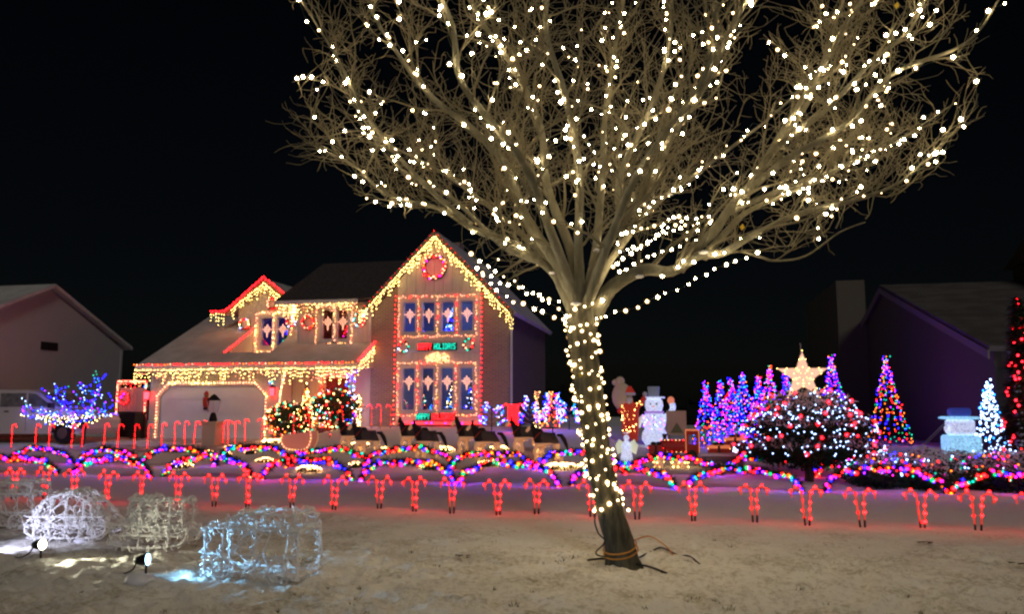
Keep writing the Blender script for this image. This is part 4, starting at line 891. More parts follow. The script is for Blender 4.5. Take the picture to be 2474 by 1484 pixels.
# ------------------------------------------------------------------ light cone trees
def cone_tree(label, c, h, r, cols, ns=12, br=.022, step=.145, curl=.5):
    t = thing('light_cone_tree', label, 'light tree', c, random.uniform(0, 6), 'cone trees made of light strings'); MB().tube([(0, 0, 0), (0, 0, h)], .015, 6).build('pole', BLACK, t)
    MB().tube([(r * math.cos(a), r * math.sin(a), .03) for a in [6.283 * i / 16 for i in range(16)]], .012, 5, closed=True).build('ring', BLACK, t); w = MB(); pts = []
    for k in range(ns):
        a = 6.283 * k / ns; q = [Vector((r * f * math.cos(a + curl * f), r * f * math.sin(a + curl * f), h - (h - .05) * f)) for f in [i / 8 for i in range(9)]]; w.tube(q, .004, 3); pts += resample(q, step)[1:]
    w.build('wire', WIRE, t); pts += [Vector((random.uniform(-.08, .08), random.uniform(-.08, .08), h + random.uniform(-.1, .06))) for _ in range(10)]; bulbs_joined(pts, cols, br, t, .055); return t
CM = ('blue', 'blue', 'purple', 'blue', 'red', 'teal', 'azure', 'orange', 'blue', 'purple')
for px, Y, py, w, cols in ((1706, 27.5, 928, 'leftmost of the row beside the round bush', CM), (1742, 28.5, 925, 'second of the row beside the round bush', CM), (1768, 27.2, 920, 'third of the row beside the round bush', CM), (1796, 28.0, 905, 'fourth of the row beside the round bush', ('purple', 'blue', 'blue', 'azure', 'azure', 'orange', 'blue')), (1834, 30, 915, 'small one peeping out left of the bush', CM), (1862, 31, 890, 'tall red topped one behind the bush left side', ('red', 'orange', 'purple', 'teal', 'blue')), (1902, 32, 905, 'behind the big star', CM), (2014, 29.5, 865, 'tall violet one right of the big star', ('blue', 'purple', 'blue', 'orange', 'purple', 'green')), (2146, 29.5, 866, 'tall multicolour one standing alone right of the bush', ('red', 'orange', 'blue', 'purple', 'green', 'red', 'blue', 'teal', 'orange'))):
    g = GY(px, Y); h = P(px, py, Y).z - g.z; cone_tree('blue and multicolour light cone tree, ' + w, g, h, h * .24, cols, 13)
g = GY(2390, 23); h = P(2390, 925, 23).z - g.z; cone_tree('icy blue white light cone tree beside the block snowman', g, h, .5, ('cool', 'cool', 'azure', 'cool'), 15, .028, .12, .8)

# ------------------------------------------------------------------ round bush with the star, low juniper, spruce, porch shrub
def star_bush():
    rnd = random.Random(12); c = GY(1947, 18.6); t = thing('umbrella_bush', 'dark snow capped umbrella shaped evergreen with red and icy white bulbs', 'evergreen', c); mid = Vector((0, 0, 1.12)); b = MB()
    LB = [(Vector((0, 0, .68)), (1.52, 1.25, .40)), (Vector((0, 0, 1.12)), (1.36, 1.15, .5)), (Vector((0, 0, 1.42)), (1.02, .9, .58))]
    for (lc, lr), ln in zip(LB, (9000, 8000, 6000)): leafy(b, lc, lr, ln, .09, [NEEDLE, SNOW], rnd, .5); b.build('crown', None, t)
    MB().tube([(0, 0, 0), (.02, 0, .3), (0, 0, .9)], [.1, .085, .06], 8).build('trunk', TRUNKBARK, t)
    for k in range(9): a = rnd.uniform(0, 6.28); MB().tube([(0, 0, .35), (.4 * math.cos(a), .4 * math.sin(a), .7), (.9 * math.cos(a), .8 * math.sin(a), .9)], [.04, .025, .01], 5).build('limb', TRUNKBARK, t)
    s = thing('light_string', 'big red and small icy white bulbs strung over the umbrella bush', 'string lights', c); w = []
    for k in range(330):
        d = Vector((rnd.gauss(0, 1), -abs(rnd.gauss(0, 1)) if rnd.random() < .75 else rnd.gauss(0, 1), rnd.gauss(.25, .8))).normalized(); lc, lr = rnd.choice(LB); d.z = abs(d.z) * .9 - .15; d.normalize(); p = lc + Vector((d.x * lr[0], d.y * lr[1], d.z * lr[2])) * 1.04
        if k < 70: g_ = 2.39996 * k; zz = -.35 + 1.25 * (k + .5) / 70; rr0 = math.sqrt(max(0, 1 - zz * zz)); d = Vector((rr0 * math.cos(g_), rr0 * math.sin(g_), zz)); lc, lr = LB[k % 3]; p = lc + Vector((d.x * lr[0], d.y * lr[1], d.z * lr[2])) * 1.05
        if k < 70: link('bulb', bulb_mesh('fire', .038), s, p * 1.01, (rnd.uniform(-1, 1), rnd.uniform(-1, 1), 0))
        else: link('bulb', bulb_mesh('cool', .0145), s, p)
        if k % 6 == 0: w.append(p)
    st = thing('star_topper', 'large glowing gold five pointed star on top of the umbrella bush', 'star light', c + Vector((-.05, -.1, 1.86))); R1, R2 = .56, .22
    pts = [((R1 if i % 2 == 0 else R2) * math.sin(6.283 * i / 10), 0, 0.40 + (R1 if i % 2 == 0 else R2) * math.cos(6.283 * i / 10)) for i in range(10)]
    b = MB(); gold = mat('gold_star_fabric', (.6, .42, .30), .7, emit=(1, .52, .36), k=.5); vs = pts + [(0, -.1, .40), (0, .1, .40)]; b.add(vs, [(i, (i + 1) % 10, 10) for i in range(10)] + [((i + 1) % 10, i, 11) for i in range(10)]); b.build('body', gold, st)
    MB().tube(pts, .012, 5, closed=True).build('frame', WHITEWIRE, st); MB().tube([(-.03, 0, -.3), (0, 0, .4), (-.02, 0, 1.12)], .012, 5).build('pole', mat('grey_pole', (.3, .28, .27), .6), st)
    q = [];
    for i in range(10):
        a, d = Vector(pts[i]), Vector(pts[(i + 1) % 10]); q += [a.lerp(d, .0), a.lerp(d, .5)] + [Vector((0, 0, .4)).lerp(a, u) for u in (.35, .7)]
    for p in q: link('bulb', bulb_mesh('ice', .010), st, p + Vector((0, -.06, 0)))
star_bush()
def juniper():
    rnd = random.Random(3)
    for (px, Y, rx, ry, rz_, lab) in ((2140, 18.0, 1.0, .8, .42, 'low snowy juniper right of the umbrella bush'), (2280, 17.9, 1.3, .9, .52, 'broad snowy juniper in front of the block snowman'), (2450, 17.6, 1.2, .9, .55, 'snowy juniper cut by the right picture edge')):
        c = GY(px, Y); t = thing('juniper_shrub', lab, 'shrub', c); b = MB(); leafy(b, (0, 0, .25), (rx, ry, rz_), 6500, .09, [NEEDLE, SNOW], rnd, .5); b.build('foliage', None, t)
        for k in range(5): a = rnd.uniform(0, 6.28); MB().tube([(0, 0, 0), (rx * .7 * math.cos(a), ry * .7 * math.sin(a), .3)], [.03, .01], 5).build('stem', TRUNKBARK, t)
        s = thing('light_string', 'icy and coloured bulbs on the ' + lab, 'string lights', c)
        for k in range(52):
            d = Vector((rnd.gauss(0, 1), -abs(rnd.gauss(0, 1)), abs(rnd.gauss(0, .8)))).normalized(); link('bulb', bulb_mesh(rnd.choice(('cool', 'cool', 'cool', 'red', 'red', 'magenta', 'purple', 'teal', 'orange', 'blue')), rnd.choice((.014, .018, .022))), s, Vector((d.x * rx, d.y * ry, .25 + d.z * rz_)) * 1.02)
juniper()
def edge_spruce():
    rnd = random.Random(8); c = GY(2478, 19.5); t = thing('spruce_tree', 'dark spruce with sparse red bulbs at the right picture edge', 'tree', c); h = P(2470, 740, 19.5).z - c.z; b = MB(); conifer(b, (0, 0, .2), h, .62, 3500, .22, [NEEDLE, TWIG], rnd); b.build('crown', None, t); MB().tube([(0, 0, 0), (0, 0, h)], [.09, .02], 7).build('trunk', TRUNKBARK, t)
    s = thing('light_string', 'red bulbs scattered over the spruce at the right edge', 'string lights', c)
    for k in range(75): f = rnd.random() ** .6; a = rnd.uniform(2.2, 5.6); link('bulb', bulb_mesh('fire', .028), s, (.62 * f * math.cos(a), .62 * f * math.sin(a), .2 + h * (1 - f)))
edge_spruce()
def porch_shrub():
    rnd = random.Random(2)
    for px, Y, rx, rz_, h, lab, cols in ((705, 26.2, .95, .62, .72, 'rounded porch shrub left half by the garage door', ('ice', 'pink', 'ice', 'red', 'teal', 'ice', 'orange')), (812, 26.3, .95, .65, .75, 'rounded porch shrub nearer the tower', ('ice', 'cool', 'pink', 'ice', 'teal', 'red'))):
        c = GY(px, Y); t = thing('porch_shrub', lab, 'shrub', c); b = MB(); leafy(b, (0, 0, h), (rx, .7, rz_), 2600, .12, [mat('boxwood', (.035, .055, .02), .8)], rnd, .5); b.build('foliage', None, t)
        for k in range(4): MB().tube([(0, 0, 0), (rnd.uniform(-.4, .4), rnd.uniform(-.3, .3), h)], [.03, .015], 5).build('stem', TRUNKBARK, t)
        s = thing('light_string', 'warm and coloured bulbs covering the ' + lab, 'string lights', c); pts = []
        for k in range(130):
            d = Vector((rnd.gauss(0, 1), -abs(rnd.gauss(0, 1)), rnd.gauss(.1, .8))).normalized(); p = Vector((d.x * rx * 1.03, d.y * .74, h + d.z * rz_ * 1.03))
            if k < 34: link('bulb', bulb_mesh(rnd.choice(('pink', 'ice', 'red', 'orange', 'teal')), .03), s, p)
            else: pts.append(p)
        bulbs_joined(pts, cols, .02, s)
porch_shrub()
def spiral_post():
    c = Vector((-11.75, 27.3, .62)); q = [c + Vector((.16 * math.cos(a), .16 * math.sin(a), z)) for a, z in [(i * .5, 2.3 - i * .025) for i in range(88)]]
    light_string('blue and violet bulbs wound round the porch post by the tower', q, .075, ('blue', 'blue', 'azure', 'purple', 'teal', 'cool'), .026, .05)
    light_string('yellow bulbs hanging in the porch corner by the tower', spline([(-11.52, 27.6, 2.0), (-11.48, 27.5, 1.6), (-11.55, 27.6, 1.2), (-11.48, 27.5, .9), (-11.6, 27.4, 1.5), (-11.5, 27.4, 2.0)], 6), .05, ('ice',), .024, .06)
    light_string('pink bulbs framing the front door', [(-13.46, 28.5, .8), (-13.46, 28.5, 2.84), (-12.24, 28.5, 2.84), (-12.24, 28.5, .8)], .09, ('pink', 'red'), .026)
    light_string('yellow bulbs up the porch post by the garage', [(-14.5, 27.18, .8), (-14.45, 27.18, 2.1), (-14.3, 27.18, 2.95)], .06, ('ice', 'pink'), .026)
    for x, col, lab, h in ((-13.7, 'ice', 'small golden potted tree on the porch', 1.9), (-13.1, 'red', 'small red potted tree on the porch', 1.75)):
        rnd = random.Random(int(-x * 10)); t = thing('potted_tree', lab, 'potted tree', (x, 27.75, .62)); MB().lathe([(.13, 0), (.17, .25), (.15, .26)], 10).build('pot', TRIM, t); b = MB(); conifer(b, (0, 0, .25), h - .25, .32, 500, .1, [NEEDLE], rnd); b.build('crown', None, t)
        pts = []
        for k in range(120): f = rnd.random() ** .7; a = rnd.uniform(0, 6.28); pts.append((.33 * f * math.cos(a), .33 * f * math.sin(a), .25 + (h - .25) * (1 - f)))
        bulbs_joined(pts, (col, col, 'orange'), .025, t)
spiral_post()

# ------------------------------------------------------------------ small bare tree with blue lights, shrubs at the tower
def blue_tree():
    rnd = random.Random(31); U = rnd.uniform; c = GY(205, 24.2); t = thing('small_bare_tree', 'small spreading bare tree covered in blue lights beside the van', 'tree', c); tw = MB(); pts = []
    MB().tube(spline([(0, 0, 0), (.05, 0, .5), (.1, 0, 1.0)], 4), [.07 - .004 * i for i in range(9)], 7).build('trunk', TRUNKBARK, t)
    ends = [(-1.9, 0, 1.15), (-1.5, -.4, 1.5), (-1.2, .3, 1.95), (-.7, -.3, 2.2), (-.2, .3, 2.3), (.35, 0, 2.0), (.55, -.2, 2.55), (.9, 0, 1.6), (.95, -.4, 1.25), (.5, -.7, 1.2), (-.4, -.8, 1.3), (-1.0, -.6, 1.1), (-.7, -.7, .85), (.2, -.8, .9)]
    for i, e in enumerate(ends):
        e = Vector((e[0] * 1.3, e[1], e[2] * .86)); q = spline([(0, 0, .55 + U(0, .3)), tuple(e * .45 + Vector((U(-.1, .1), U(-.1, .1), .35))), tuple(e * .8 + Vector((0, 0, .15))), tuple(e)], 5); MB().tube(q, [lerp(.03, .006, k / (len(q) - 1)) for k in range(len(q))], 5).build('limb', TRUNKBARK, t); pts += [p + Vector((U(-.05, .05), -.02, U(-.04, .04))) for p in resample(q, .11)[3:]]
        for k in range(5, len(q), 2):
            d = Vector((U(-.4, .4), U(-.3, .3), U(-.05, .45))); tw.tube([q[k], q[k] + d * .5, q[k] + d], .005, 3); pts += [q[k] + d * f for f in (.4, .75, 1)]
    tw.build('twigs', TWIG, t); s = thing('light_string', 'blue and green bulbs in the small bare tree by the van', 'string lights', c); hi = [p for p in pts if p.z > 1.05 or rnd.random() < .3]; lo = [p for p in pts if p.z <= 1.05]; bulbs_joined(hi, ('blue', 'blue', 'blue', 'azure', 'teal', 'purple', 'cool'), .021, s); lw = bulbs_joined(lo, ('ice', 'cool', 'ice'), .018, s)
blue_tree()
def stick_tree(label, c, h, cols, nb):     # bush of lit sprays on sticks
    rnd = random.Random(int(c.x * 37)); t = thing('lit_twig_tree', label, 'light tree', c, group='blue twig trees by the tower'); MB().tube([(0, 0, 0), (0, 0, h * .9)], .018, 6).build('stem', BLACK, t); pts = []
    for k in range(nb):
        z = h * (.25 + .7 * (k // 2) / max(1, nb // 2)); s = 1 if k % 2 else -1; L = .42 * (1.25 - z / h); a = Vector((0, 0, z * .85)); e = Vector((s * L, rnd.uniform(-.15, .15), z + .22 * rnd.uniform(.6, 1.2))); MB().tube([a, a.lerp(e, .5) + Vector((0, 0, -.02)), e], .008, 4).build('branch', WHITEWIRE, t)
        for j in range(12): pts.append(a.lerp(e, rnd.uniform(.5, 1.08)) + Vector((rnd.uniform(-.05, .05), rnd.uniform(-.05, .05), rnd.uniform(-.05, .05))))
    bulbs_joined(pts, cols, .02, t)
BT = ('blue', 'azure', 'azure', 'purple', 'teal', 'cool', 'blue', 'orange')
for px, Y, py, nb, w in ((1188, 25.2, 975, 8, 'leftmost in front of the tower corner'), (1280, 26, 970, 9, 'middle one right of the tower'), (1335, 25.6, 955, 14, 'largest one right of the tower'), (1375, 27, 975, 8, 'behind the trunk')):
    g = GY(px, Y); stick_tree('blue and teal lit twig tree, ' + w, g, P(px, py, Y).z - g.z, BT, nb)
g = GY(1240, 25.8)
def gift_tower():
    t = thing('red_light_column', 'tall red box outlined in bulbs with flared bow top right of the tower', 'light motif', g); pts = []
    h = P(1240, 975, 25.8).z - g.z
    for i in range(7):
        for j in range(16): pts.append((-.16 + i * .053, -.02, .2 + (h - .25) * j / 15))
    for s in (-1, 1): pts += [(s * (.14 + .2 * f), -.02, h - .12 + .1 * math.sin(f * 3.1)) for f in [i / 6 for i in range(7)]]
    bulbs_joined(pts, ('red',), .017, t); MB().box((-.17, 0, .15), (.17, .1, h - .05)).build('panel', mat('red_mesh_panel', (.2, .01, .012), .7), t)
gift_tower()
cone_tree('slim warm light cone by the largest blue twig tree', GY(1297, 26.4), P(1297, 950, 26.4).z - GY(1297, 26.4).z, .14, ('ice', 'amber', 'pink'), 6, .016, .1)
cone_tree('small orange light cone behind the largest blue twig tree', GY(1330, 27), P(1330, 952, 27).z - GY(1330, 27).z, .3, ('red', 'orange', 'amber'), 8, .022, .12)

# ------------------------------------------------------------------ lit ground bushes and little figures
def ground_net(label, c, rx, ry, h, n, cols=('pink', 'amber', 'ice'), br=.02):
    rnd = random.Random(int(c.x * 91)); t = thing('lit_ground_shrub', label, 'lit shrub', c, group='low shrubs under warm net lights'); b = MB(); leafy(b, (0, 0, .02), (rx, ry, h), 260, .07, [NEEDLE], rnd, .4); b.build('foliage', None, t); pts = []
    for k in range(n): a = rnd.uniform(0, 6.28); q = math.sqrt(rnd.random()); pts.append((rx * q * math.cos(a), ry * q * math.sin(a), .04 + h * math.sqrt(max(0, 1 - q * q)) * 1.05))
    bulbs_joined(pts, cols, br, t)
for px, py, rx, n, w in ((745, 1141, .34, 90, 'in front of the sleigh, brightest of the row'), (1358, 1134, .48, 130, 'left of the big trunk between the garland rows'), (436, 1131, .34, 55, 'far left between the garland rows'), (445, 1122, .3, 35, 'tucked behind the far left one'), (285, 1112, .3, 45, 'farthest left by the driveway'), (1040, 1135, .3, 40, 'under the second horse team'), (1715, 1130, .34, 30, 'right of the big trunk by the lit drums'), (665, 1073, .5, 110, 'long one at the porch walk'), (870, 1080, .3, 40, 'behind the first horse team'), (560, 1088, .3, 40, 'by the lamp pillar foot'), (930, 1094, .28, 45, 'between the first and second horse teams'), (1075, 1092, .28, 45, 'between the second and third horse teams'), (1205, 1090, .28, 45, 'between the third and fourth horse teams'), (1180, 1128, .3, 50, 'in the middle between the garland rows'), (640, 1120, .26, 40, 'left of the sleigh between the garland rows'), (1000, 1052, .4, 60, 'under the lettered sign at the tower foot'), (1130, 1050, .4, 60, 'at the right foot of the tower')):
    ground_net('low shrub under warm net lights, ' + w, G(px, py), rx, .22, .1, n)
for i, (px, py) in enumerate(((505, 1100), (545, 1104), (860, 1130), (605, 1098))): ground_net('tiny clump of warm bulbs on the snow, %s from the left' % ordinal(i), G(px, py), .2, .1, .1, 14)
for i, px in enumerate((1592, 1632, 1652)):
    c = G(px, 1130); t = thing('lit_drum', 'small amber lit drum shape right of the trunk, %s from the left' % ordinal(i), 'light motif', c, group='amber drums'); MB().lathe([(.11, .01), (.13, .12), (.11, .26)], 10).build('shell', CREAM, t); bulbs_joined([(.13 * math.cos(a), -.02 + .13 * math.sin(a), z) for a, z in [(random.uniform(0, 6.28), random.choice((.02, .13, .25))) for _ in range(24)]], ('amber', 'ice'), .017, t)
def lamp_pillar():
    c = GY(516, 24.6); t = thing('lamp_pillar', 'square pale stone pillar with an unlit glass lantern by the driveway', 'lamp post', c); MB().box((-.24, -.24, 0), (.24, .24, .72)).build('pillar', mat('pale_stone', (.48, .40, .33), .85, bump=.4, bscale=14), t); MB().box((-.29, -.29, .722), (.29, .29, .8)).build('cap_stone', MATS['pale_stone'], t)
    MB().lathe([(.13, .8), (.16, .84), (.1, 1.04), (.07, 1.1)], 6).build('lamp_base', BLACK, t); MB().lathe([(.17, 1.1), (.25, 1.5)], 6).build('lantern_glass', GLASS, t); MB().lathe([(.27, 1.5), (.1, 1.66), (.02, 1.72)], 6).build('lantern_cap', BLACK, t)
    for k in range(6): a = 6.283 * k / 6; MB().tube([(.17 * math.cos(a), .17 * math.sin(a), 1.1), (.25 * math.cos(a), .25 * math.sin(a), 1.5)], .012, 4).build('glazing_bar', mat('pale_metal', (.4, .4, .42), .4, metal=1), t)
lamp_pillar()

# ------------------------------------------------------------------ figures right of the trunk
def coat_figure():
    c = GY(1522, 26.2); t = thing('lit_figure', 'red coated lit figure carrying a huge pale sack beside the snowman', 'lit figure', c, R(-8), None); t.scale = (1.08, 1.08, 1.08)
    V = [(0, 0, .75), (0, 0, .45), (0, 0, 1.05), (0, 0, 1.28), (0, -.02, 1.42), (.2, -.03, 1.12), (.36, -.06, 1.22), (.46, -.08, 1.42), (-.2, -.03, 1.12), (-.3, -.1, .95), (-.24, -.2, 1.05), (.12, 0, .25), (.12, 0, .03), (-.12, 0, .25), (-.12, 0, .03)]
    E = [(0, 1), (0, 2), (2, 3), (3, 4), (2, 5), (5, 6), (6, 7), (2, 8), (8, 9), (9, 10), (1, 11), (11, 12), (1, 13), (13, 14)]; Rr = [.27, .25, .22, .08, .12, .1, .08, .06, .1, .085, .06, .12, .09, .12, .09]
    me = skin_mesh('body', V, E, Rr, 2); red = mat('red_mesh_coat', (.30, .03, .02), .8, emit=(1, .06, .03), k=.10); skin = mat('pale_face', (.6, .42, .34), .7)
    for m in (red, skin, BLACK): me.materials.append(m)
    for p in me.polygons: z = p.center.z; p.material_index = 1 if z > 1.3 and abs(p.center.x) < .2 else (2 if z < .12 or abs(z - .62) < .035 else 0)
    me.polygons.foreach_set('use_smooth', [True] * len(me.polygons)); link('body', me, t)
    MB().lathe([(.15, 1.48), (.16, 1.54), (.12, 1.6), (.05, 1.72)], 10, (0, 0, 0)).build('hat', red, t); MB().lathe([(.165, 1.45), (.175, 1.49), (.165, 1.53)], 12).build('hat_band', SNOW, t); MB().ball((0, -.1, 1.29), .1, n=10, k=6, sq=(1.05, .6, 1.1)).build('beard', SNOW, t); MB().ball((0, -.145, 1.40), .022, n=6, k=4).build('nose', skin, t)
    for x in (-.045, .045): MB().ball((x, -.125, 1.435), .014, n=6, k=4).build('eye', BLACK, t)
    b = MB(); b.ball((0, 0, 0), .36, n=14, k=10, sq=(.85, .8, 1.15)); b.ball((-.05, 0, .46), .14, n=10, k=6); b.ball((-.2, 0, .42), .1, n=8, k=6)
    b.build('sack', mat('pale_sack', (.45, .36, .27), .85, emit=(1, .7, .45), k=.03, bump=.6, bscale=6), t).location = (-.26, .12, 1.42)
    MB().ball((.47, -.08, 1.48), .075, n=8, k=6).build('mitten', SNOW, t)
    bulbs_joined([(random.uniform(-.24, .24), -.26 + random.uniform(0, .06), random.uniform(.35, 1.15)) for _ in range(46)] + [(.3 + random.uniform(-.1, .1), -.12, 1.2 + random.uniform(-.08, .1)) for _ in range(10)], ('amber', 'ice'), .015, t)
coat_figure()
ICE = crystal('lit_acrylic_white', (.6, .63, .7), (.60, .70, 1), .34, 16); FROST = crystal('lit_acrylic_blue', (.35, .55, .7), (.28, .66, 1), .42, 16)
def snowman():
    c = GY(1580, 26.6); t = thing('lit_snowman', 'glowing white mesh snowman with top hat and one arm raised', 'snowman', c); t.scale = (1.15, 1.15, 1.15); b = MB()
    b.lathe([(.05, .02), (.26, .06), (.36, .22), (.34, .40), (.27, .5), (.30, .58), (.33, .72), (.29, .88), (.2, .97), (.22, 1.03), (.255, 1.15), (.24, 1.28), (.16, 1.38), (.03, 1.41)], 20); b.build('body', ICE, t, sm=True)
    MB().lathe([(.30, 1.36), (.31, 1.38), (.30, 1.40)], 16).build('hat_brim', ICE, t); MB().lathe([(.15, 1.40), (.17, 1.68), (.15, 1.69)], 14).build('hat', mat('grey_hat', (.16, .17, .2), .7, emit=(.5, .6, .8), k=.05), t)
    MB().tube(spline([(.27, 0, .8), (.42, -.03, .9), (.52, -.05, 1.08), (.5, -.05, 1.22)], 4), [.1] * 6 + [.08] * 7, 9).build('arm', ICE, t, sm=True); MB().ball((.47, -.05, 1.3), .1, n=9, k=6, sq=(1, .8, 1.1)).build('mitten', mat('orange_mitten', (.6, .2, .1), .7, emit=(1, .3, .15), k=.3), t)
    MB().tube(spline([(-.27, 0, .85), (-.4, -.04, .72), (-.46, -.06, .55)], 4), .08, 8).build('arm', mat('lit_acrylic_yellowish', (.7, .7, .55), .5, emit=(.8, .9, .6), k=.2), t, sm=True)
    for z in (.62, .75, .87): MB().ball((0, -.31, z), .025, n=6, k=4).build('button', BLACK, t)
    for x in (-.08, .08): MB().ball((x, -.235, 1.2), .025, n=6, k=4).build('eye', BLACK, t)
    MB().lathe([(.03, 0), (.003, .16)], 6, (0, -.24, 1.13), axis=(0, -1, 0)).build('nose', MATS['orange_mitten'], t); MB().tube([(.24 * math.cos(a), .24 * math.sin(a), .97) for a in [6.283 * i / 16 for i in range(16)]], .035, 6, closed=True).build('scarf', mat('violet_scarf', (.3, .2, .5), .7, emit=(.6, .3, 1), k=.2), t)
    bulbs_joined([(.35 * math.sin(a) * f, -.34 * math.cos(a) * f, z) for a, f, z in [(random.uniform(-1.2, 1.2), random.choice((.95, 1)), random.uniform(.5, .9)) for _ in range(34)]], ('cool', 'purple'), .012, t)
snowman()
def angel():
    c = GY(1512, 21.5); t = thing('lit_angel', 'small white winged figure standing right of the big trunk', 'lit figure', c); MB().lathe([(.17, .02), (.15, .2), (.09, .42), (.07, .5), (.09, .54), (.04, .6)], 12).build('robe', ICE, t, sm=True); MB().ball((0, 0, .66), .075, n=10, k=7).build('head', ICE, t, sm=True); MB().tube([(.07 * math.cos(a), .07 * math.sin(a), .78) for a in [6.283 * i / 12 for i in range(12)]], .01, 5, closed=True).build('halo', ICE, t)
    for s in (-1, 1): MB().prism([(s * .03, .07, .5), (s * .2, .07, .62), (s * .3, .07, .45), (s * .24, .07, .22), (s * .1, .07, .3)], (0, .02, 0)).build('wing', MATS['lit_acrylic_yellowish'], t); MB().tube([(s * .08, -.02, .5), (s * .1, -.12, .42), (s * .02, -.16, .46)], [.03, .026, .02], 6).build('arm', ICE, t)
angel()
def board():
    c = GY(1634, 23.6); t = thing('picture_board', 'beige board with a painted green tree standing behind the toy engine', 'sign', c); z0, z1 = P(1634, 1052, 23.6).z - c.z, P(1634, 993, 23.6).z - c.z; MB().box((-.29, 0, z0), (.27, .04, z1)).build('panel', mat('beige_board', (.46, .36, .30), .8, col2=(.5, .4, .34), scale=3), t)
    MB().prism([(-.19, -.006, z0 + .06), (.19, -.006, z0 + .06), (0, -.006, z0 + .36)], (0, .004, 0)).build('painted_tree', mat('painted_green', (.16, .17, .1), .8), t)
    for x in (-.25, .21): MB().box((x, .042, 0), (x + .05, .08, z1 - .05)).build('post', TRIM, t)
board()
REDP = mat('red_painted', (.22, .02, .02), .5, emit=(1, .04, .04), k=.02); ORM = mat('orange_lit_trim', (.5, .2, .1), .6, emit=(1, .25, .1), k=.28)
def engine():
    c = GY(1640, 22.8); t = thing('toy_engine', 'red toy train engine with an orange framed cab', 'toy train', c); MB().lathe([(.14, -.62), (.17, -.58), (.17, .05), (.15, .06)], 14, (.08, 0, .36), axis=(1, 0, 0)).build('boiler', REDP, t); MB().lathe([(.05, .5), (.05, .62), (.08, .7)], 8, (-.4, 0, 0)).build('chimney', BLACK, t)
    b = MB(); holed(b, .16, .52, .18, .78, -.18, .36, [(.24, .44, .42, .68)]); b.build('cab', REDP, t)
    for a in (((.15, -.2, .79), (.53, .2, .83)), ((.15, -.2, .2), (.18, -.181, .788)), ((.5, -.2, .2), (.53, -.181, .788))): MB().box(*a).build('trim', ORM, t)
    for x, r in ((-.42, .1), (-.12, .1), (.32, .15)): MB().lathe([(r, -.03), (r, .03)], 14, (x, -.21, r), axis=(0, 1, 0)).build('wheel', BLACK, t); MB().tube([(x + r * math.cos(a), -.245, r + r * math.sin(a)) for a in [6.283 * i / 12 for i in range(12)]], .014, 4, closed=True).build('rim', REDP, t)
    bulbs_joined([(-.5 + .1 * i, -.18, .54) for i in range(7)] + [(-.45 + .12 * i, -.2, .22) for i in range(6)], ('amber', 'red'), .014, t)
engine()
def gifts():
    for px, Y, w, h, lab in ((1733, 21.8, .27, .42, 'larger red gift box with dark ribbons left of the orange canes'), (1583, 22.4, .2, .36, 'red gift box in front of the white snowman'), (1772, 22.6, .26, .56, 'orange lidded gift box behind the larger red one')):
        c = GY(px, Y); t = thing('gift_box', lab, 'gift box', c, group='lit gift boxes'); MB().box((-w, -w, 0), (w, w, h)).build('box', REDP, t); MB().box((-w - .015, -w - .015, h + .002), (w + .015, w + .015, h + .07)).build('lid', ORM if 'orange' in lab else REDP, t)
        MB().box((-.03, -w - .02, 0), (.03, -w - .004, h + .074)).build('ribbon', BLACK, t)
        for s in (-1, 1): MB().ball((s * .07, 0, h + .11), .07, n=8, k=5, sq=(1.2, .6, .7)).build('bow', BLACK, t)
        bulbs_joined([(x, -w - .01, z) for x in (-w, w) for z in (.05, h * .5, h)] + [(0, -w - .025, h * .3)], ('red', 'amber'), .014, t)
gifts()
c = GY(1775, 21.0); t = thing('snow_covered_crate', 'low grey crate dusted with snow below the red gift boxes', 'crate', GY(1740, 21.0))
for i in range(3): MB().box((-.5, -.2 - .002 * i, .01 + i * .1), (.5, .2, .095 + i * .1)).build('plank', mat('grey_wood', (.18, .16, .17), .85), t)
MB().box((-.52, -.22, .305), (.52, .22, .36)).build('snow_cap', SNOW, t)
def block_snowman():
    c = GY(2316, 21.6); t = thing('block_snowman', 'icy blue glowing snowman of two square blocks with a dark hat', 'snowman', c); z = lambda y: P(2316, y, 21.6).z - c.z
    def rb(w, z0, z1, n, m):
        b = MB(); k = .05; ring = lambda q, zz: [(-q + k, -q, zz), (q - k, -q, zz), (q, -q + k, zz), (q, q - k, zz), (q - k, q, zz), (-q + k, q, zz), (-q, q - k, zz), (-q, -q + k, zz)]
        R_ = [ring(w - .04, z0), ring(w, z0 + .05), ring(w, z1 - .05), ring(w - .04, z1)]; v = sum(R_, []); f = [(i * 8 + j, i * 8 + (j + 1) % 8, i * 8 + 8 + (j + 1) % 8, i * 8 + 8 + j) for i in range(3) for j in range(8)] + [tuple(range(8))[::-1], tuple(range(24, 32))]; b.add(v, f); b.build(n, m, t)
    rb(.36, z(1098), z(1052), 'body', FROST); rb(.27, z(1051.5), z(1014), 'head', ICE); rb(.38, z(1013.5), z(1007), 'hat_brim', FROST); rb(.22, z(1006.5), z(986), 'hat', mat('dark_blue_hat', (.03, .05, .2), .6, emit=(.08, .12, .8), k=.12)); MB().lathe([(.5, max(0, z(1106))), (.48, z(1101)), (.36, z(1098.5))], 18).build('base', FROST, t)
    for s in (-1, 1): MB().tube([(-.27, s * .1, z(1020)), (-1.15, -.1 + s * .1, .3)], .006, 4).build('guy_line', mat('pale_line', (.3, .28, .3), .7), t)
    MB().ball((-.33, -.1, z(1036)), .06, n=8, k=5, sq=(1, 1, 1.6)).build('ear_muff', ICE, t)
block_snowman()

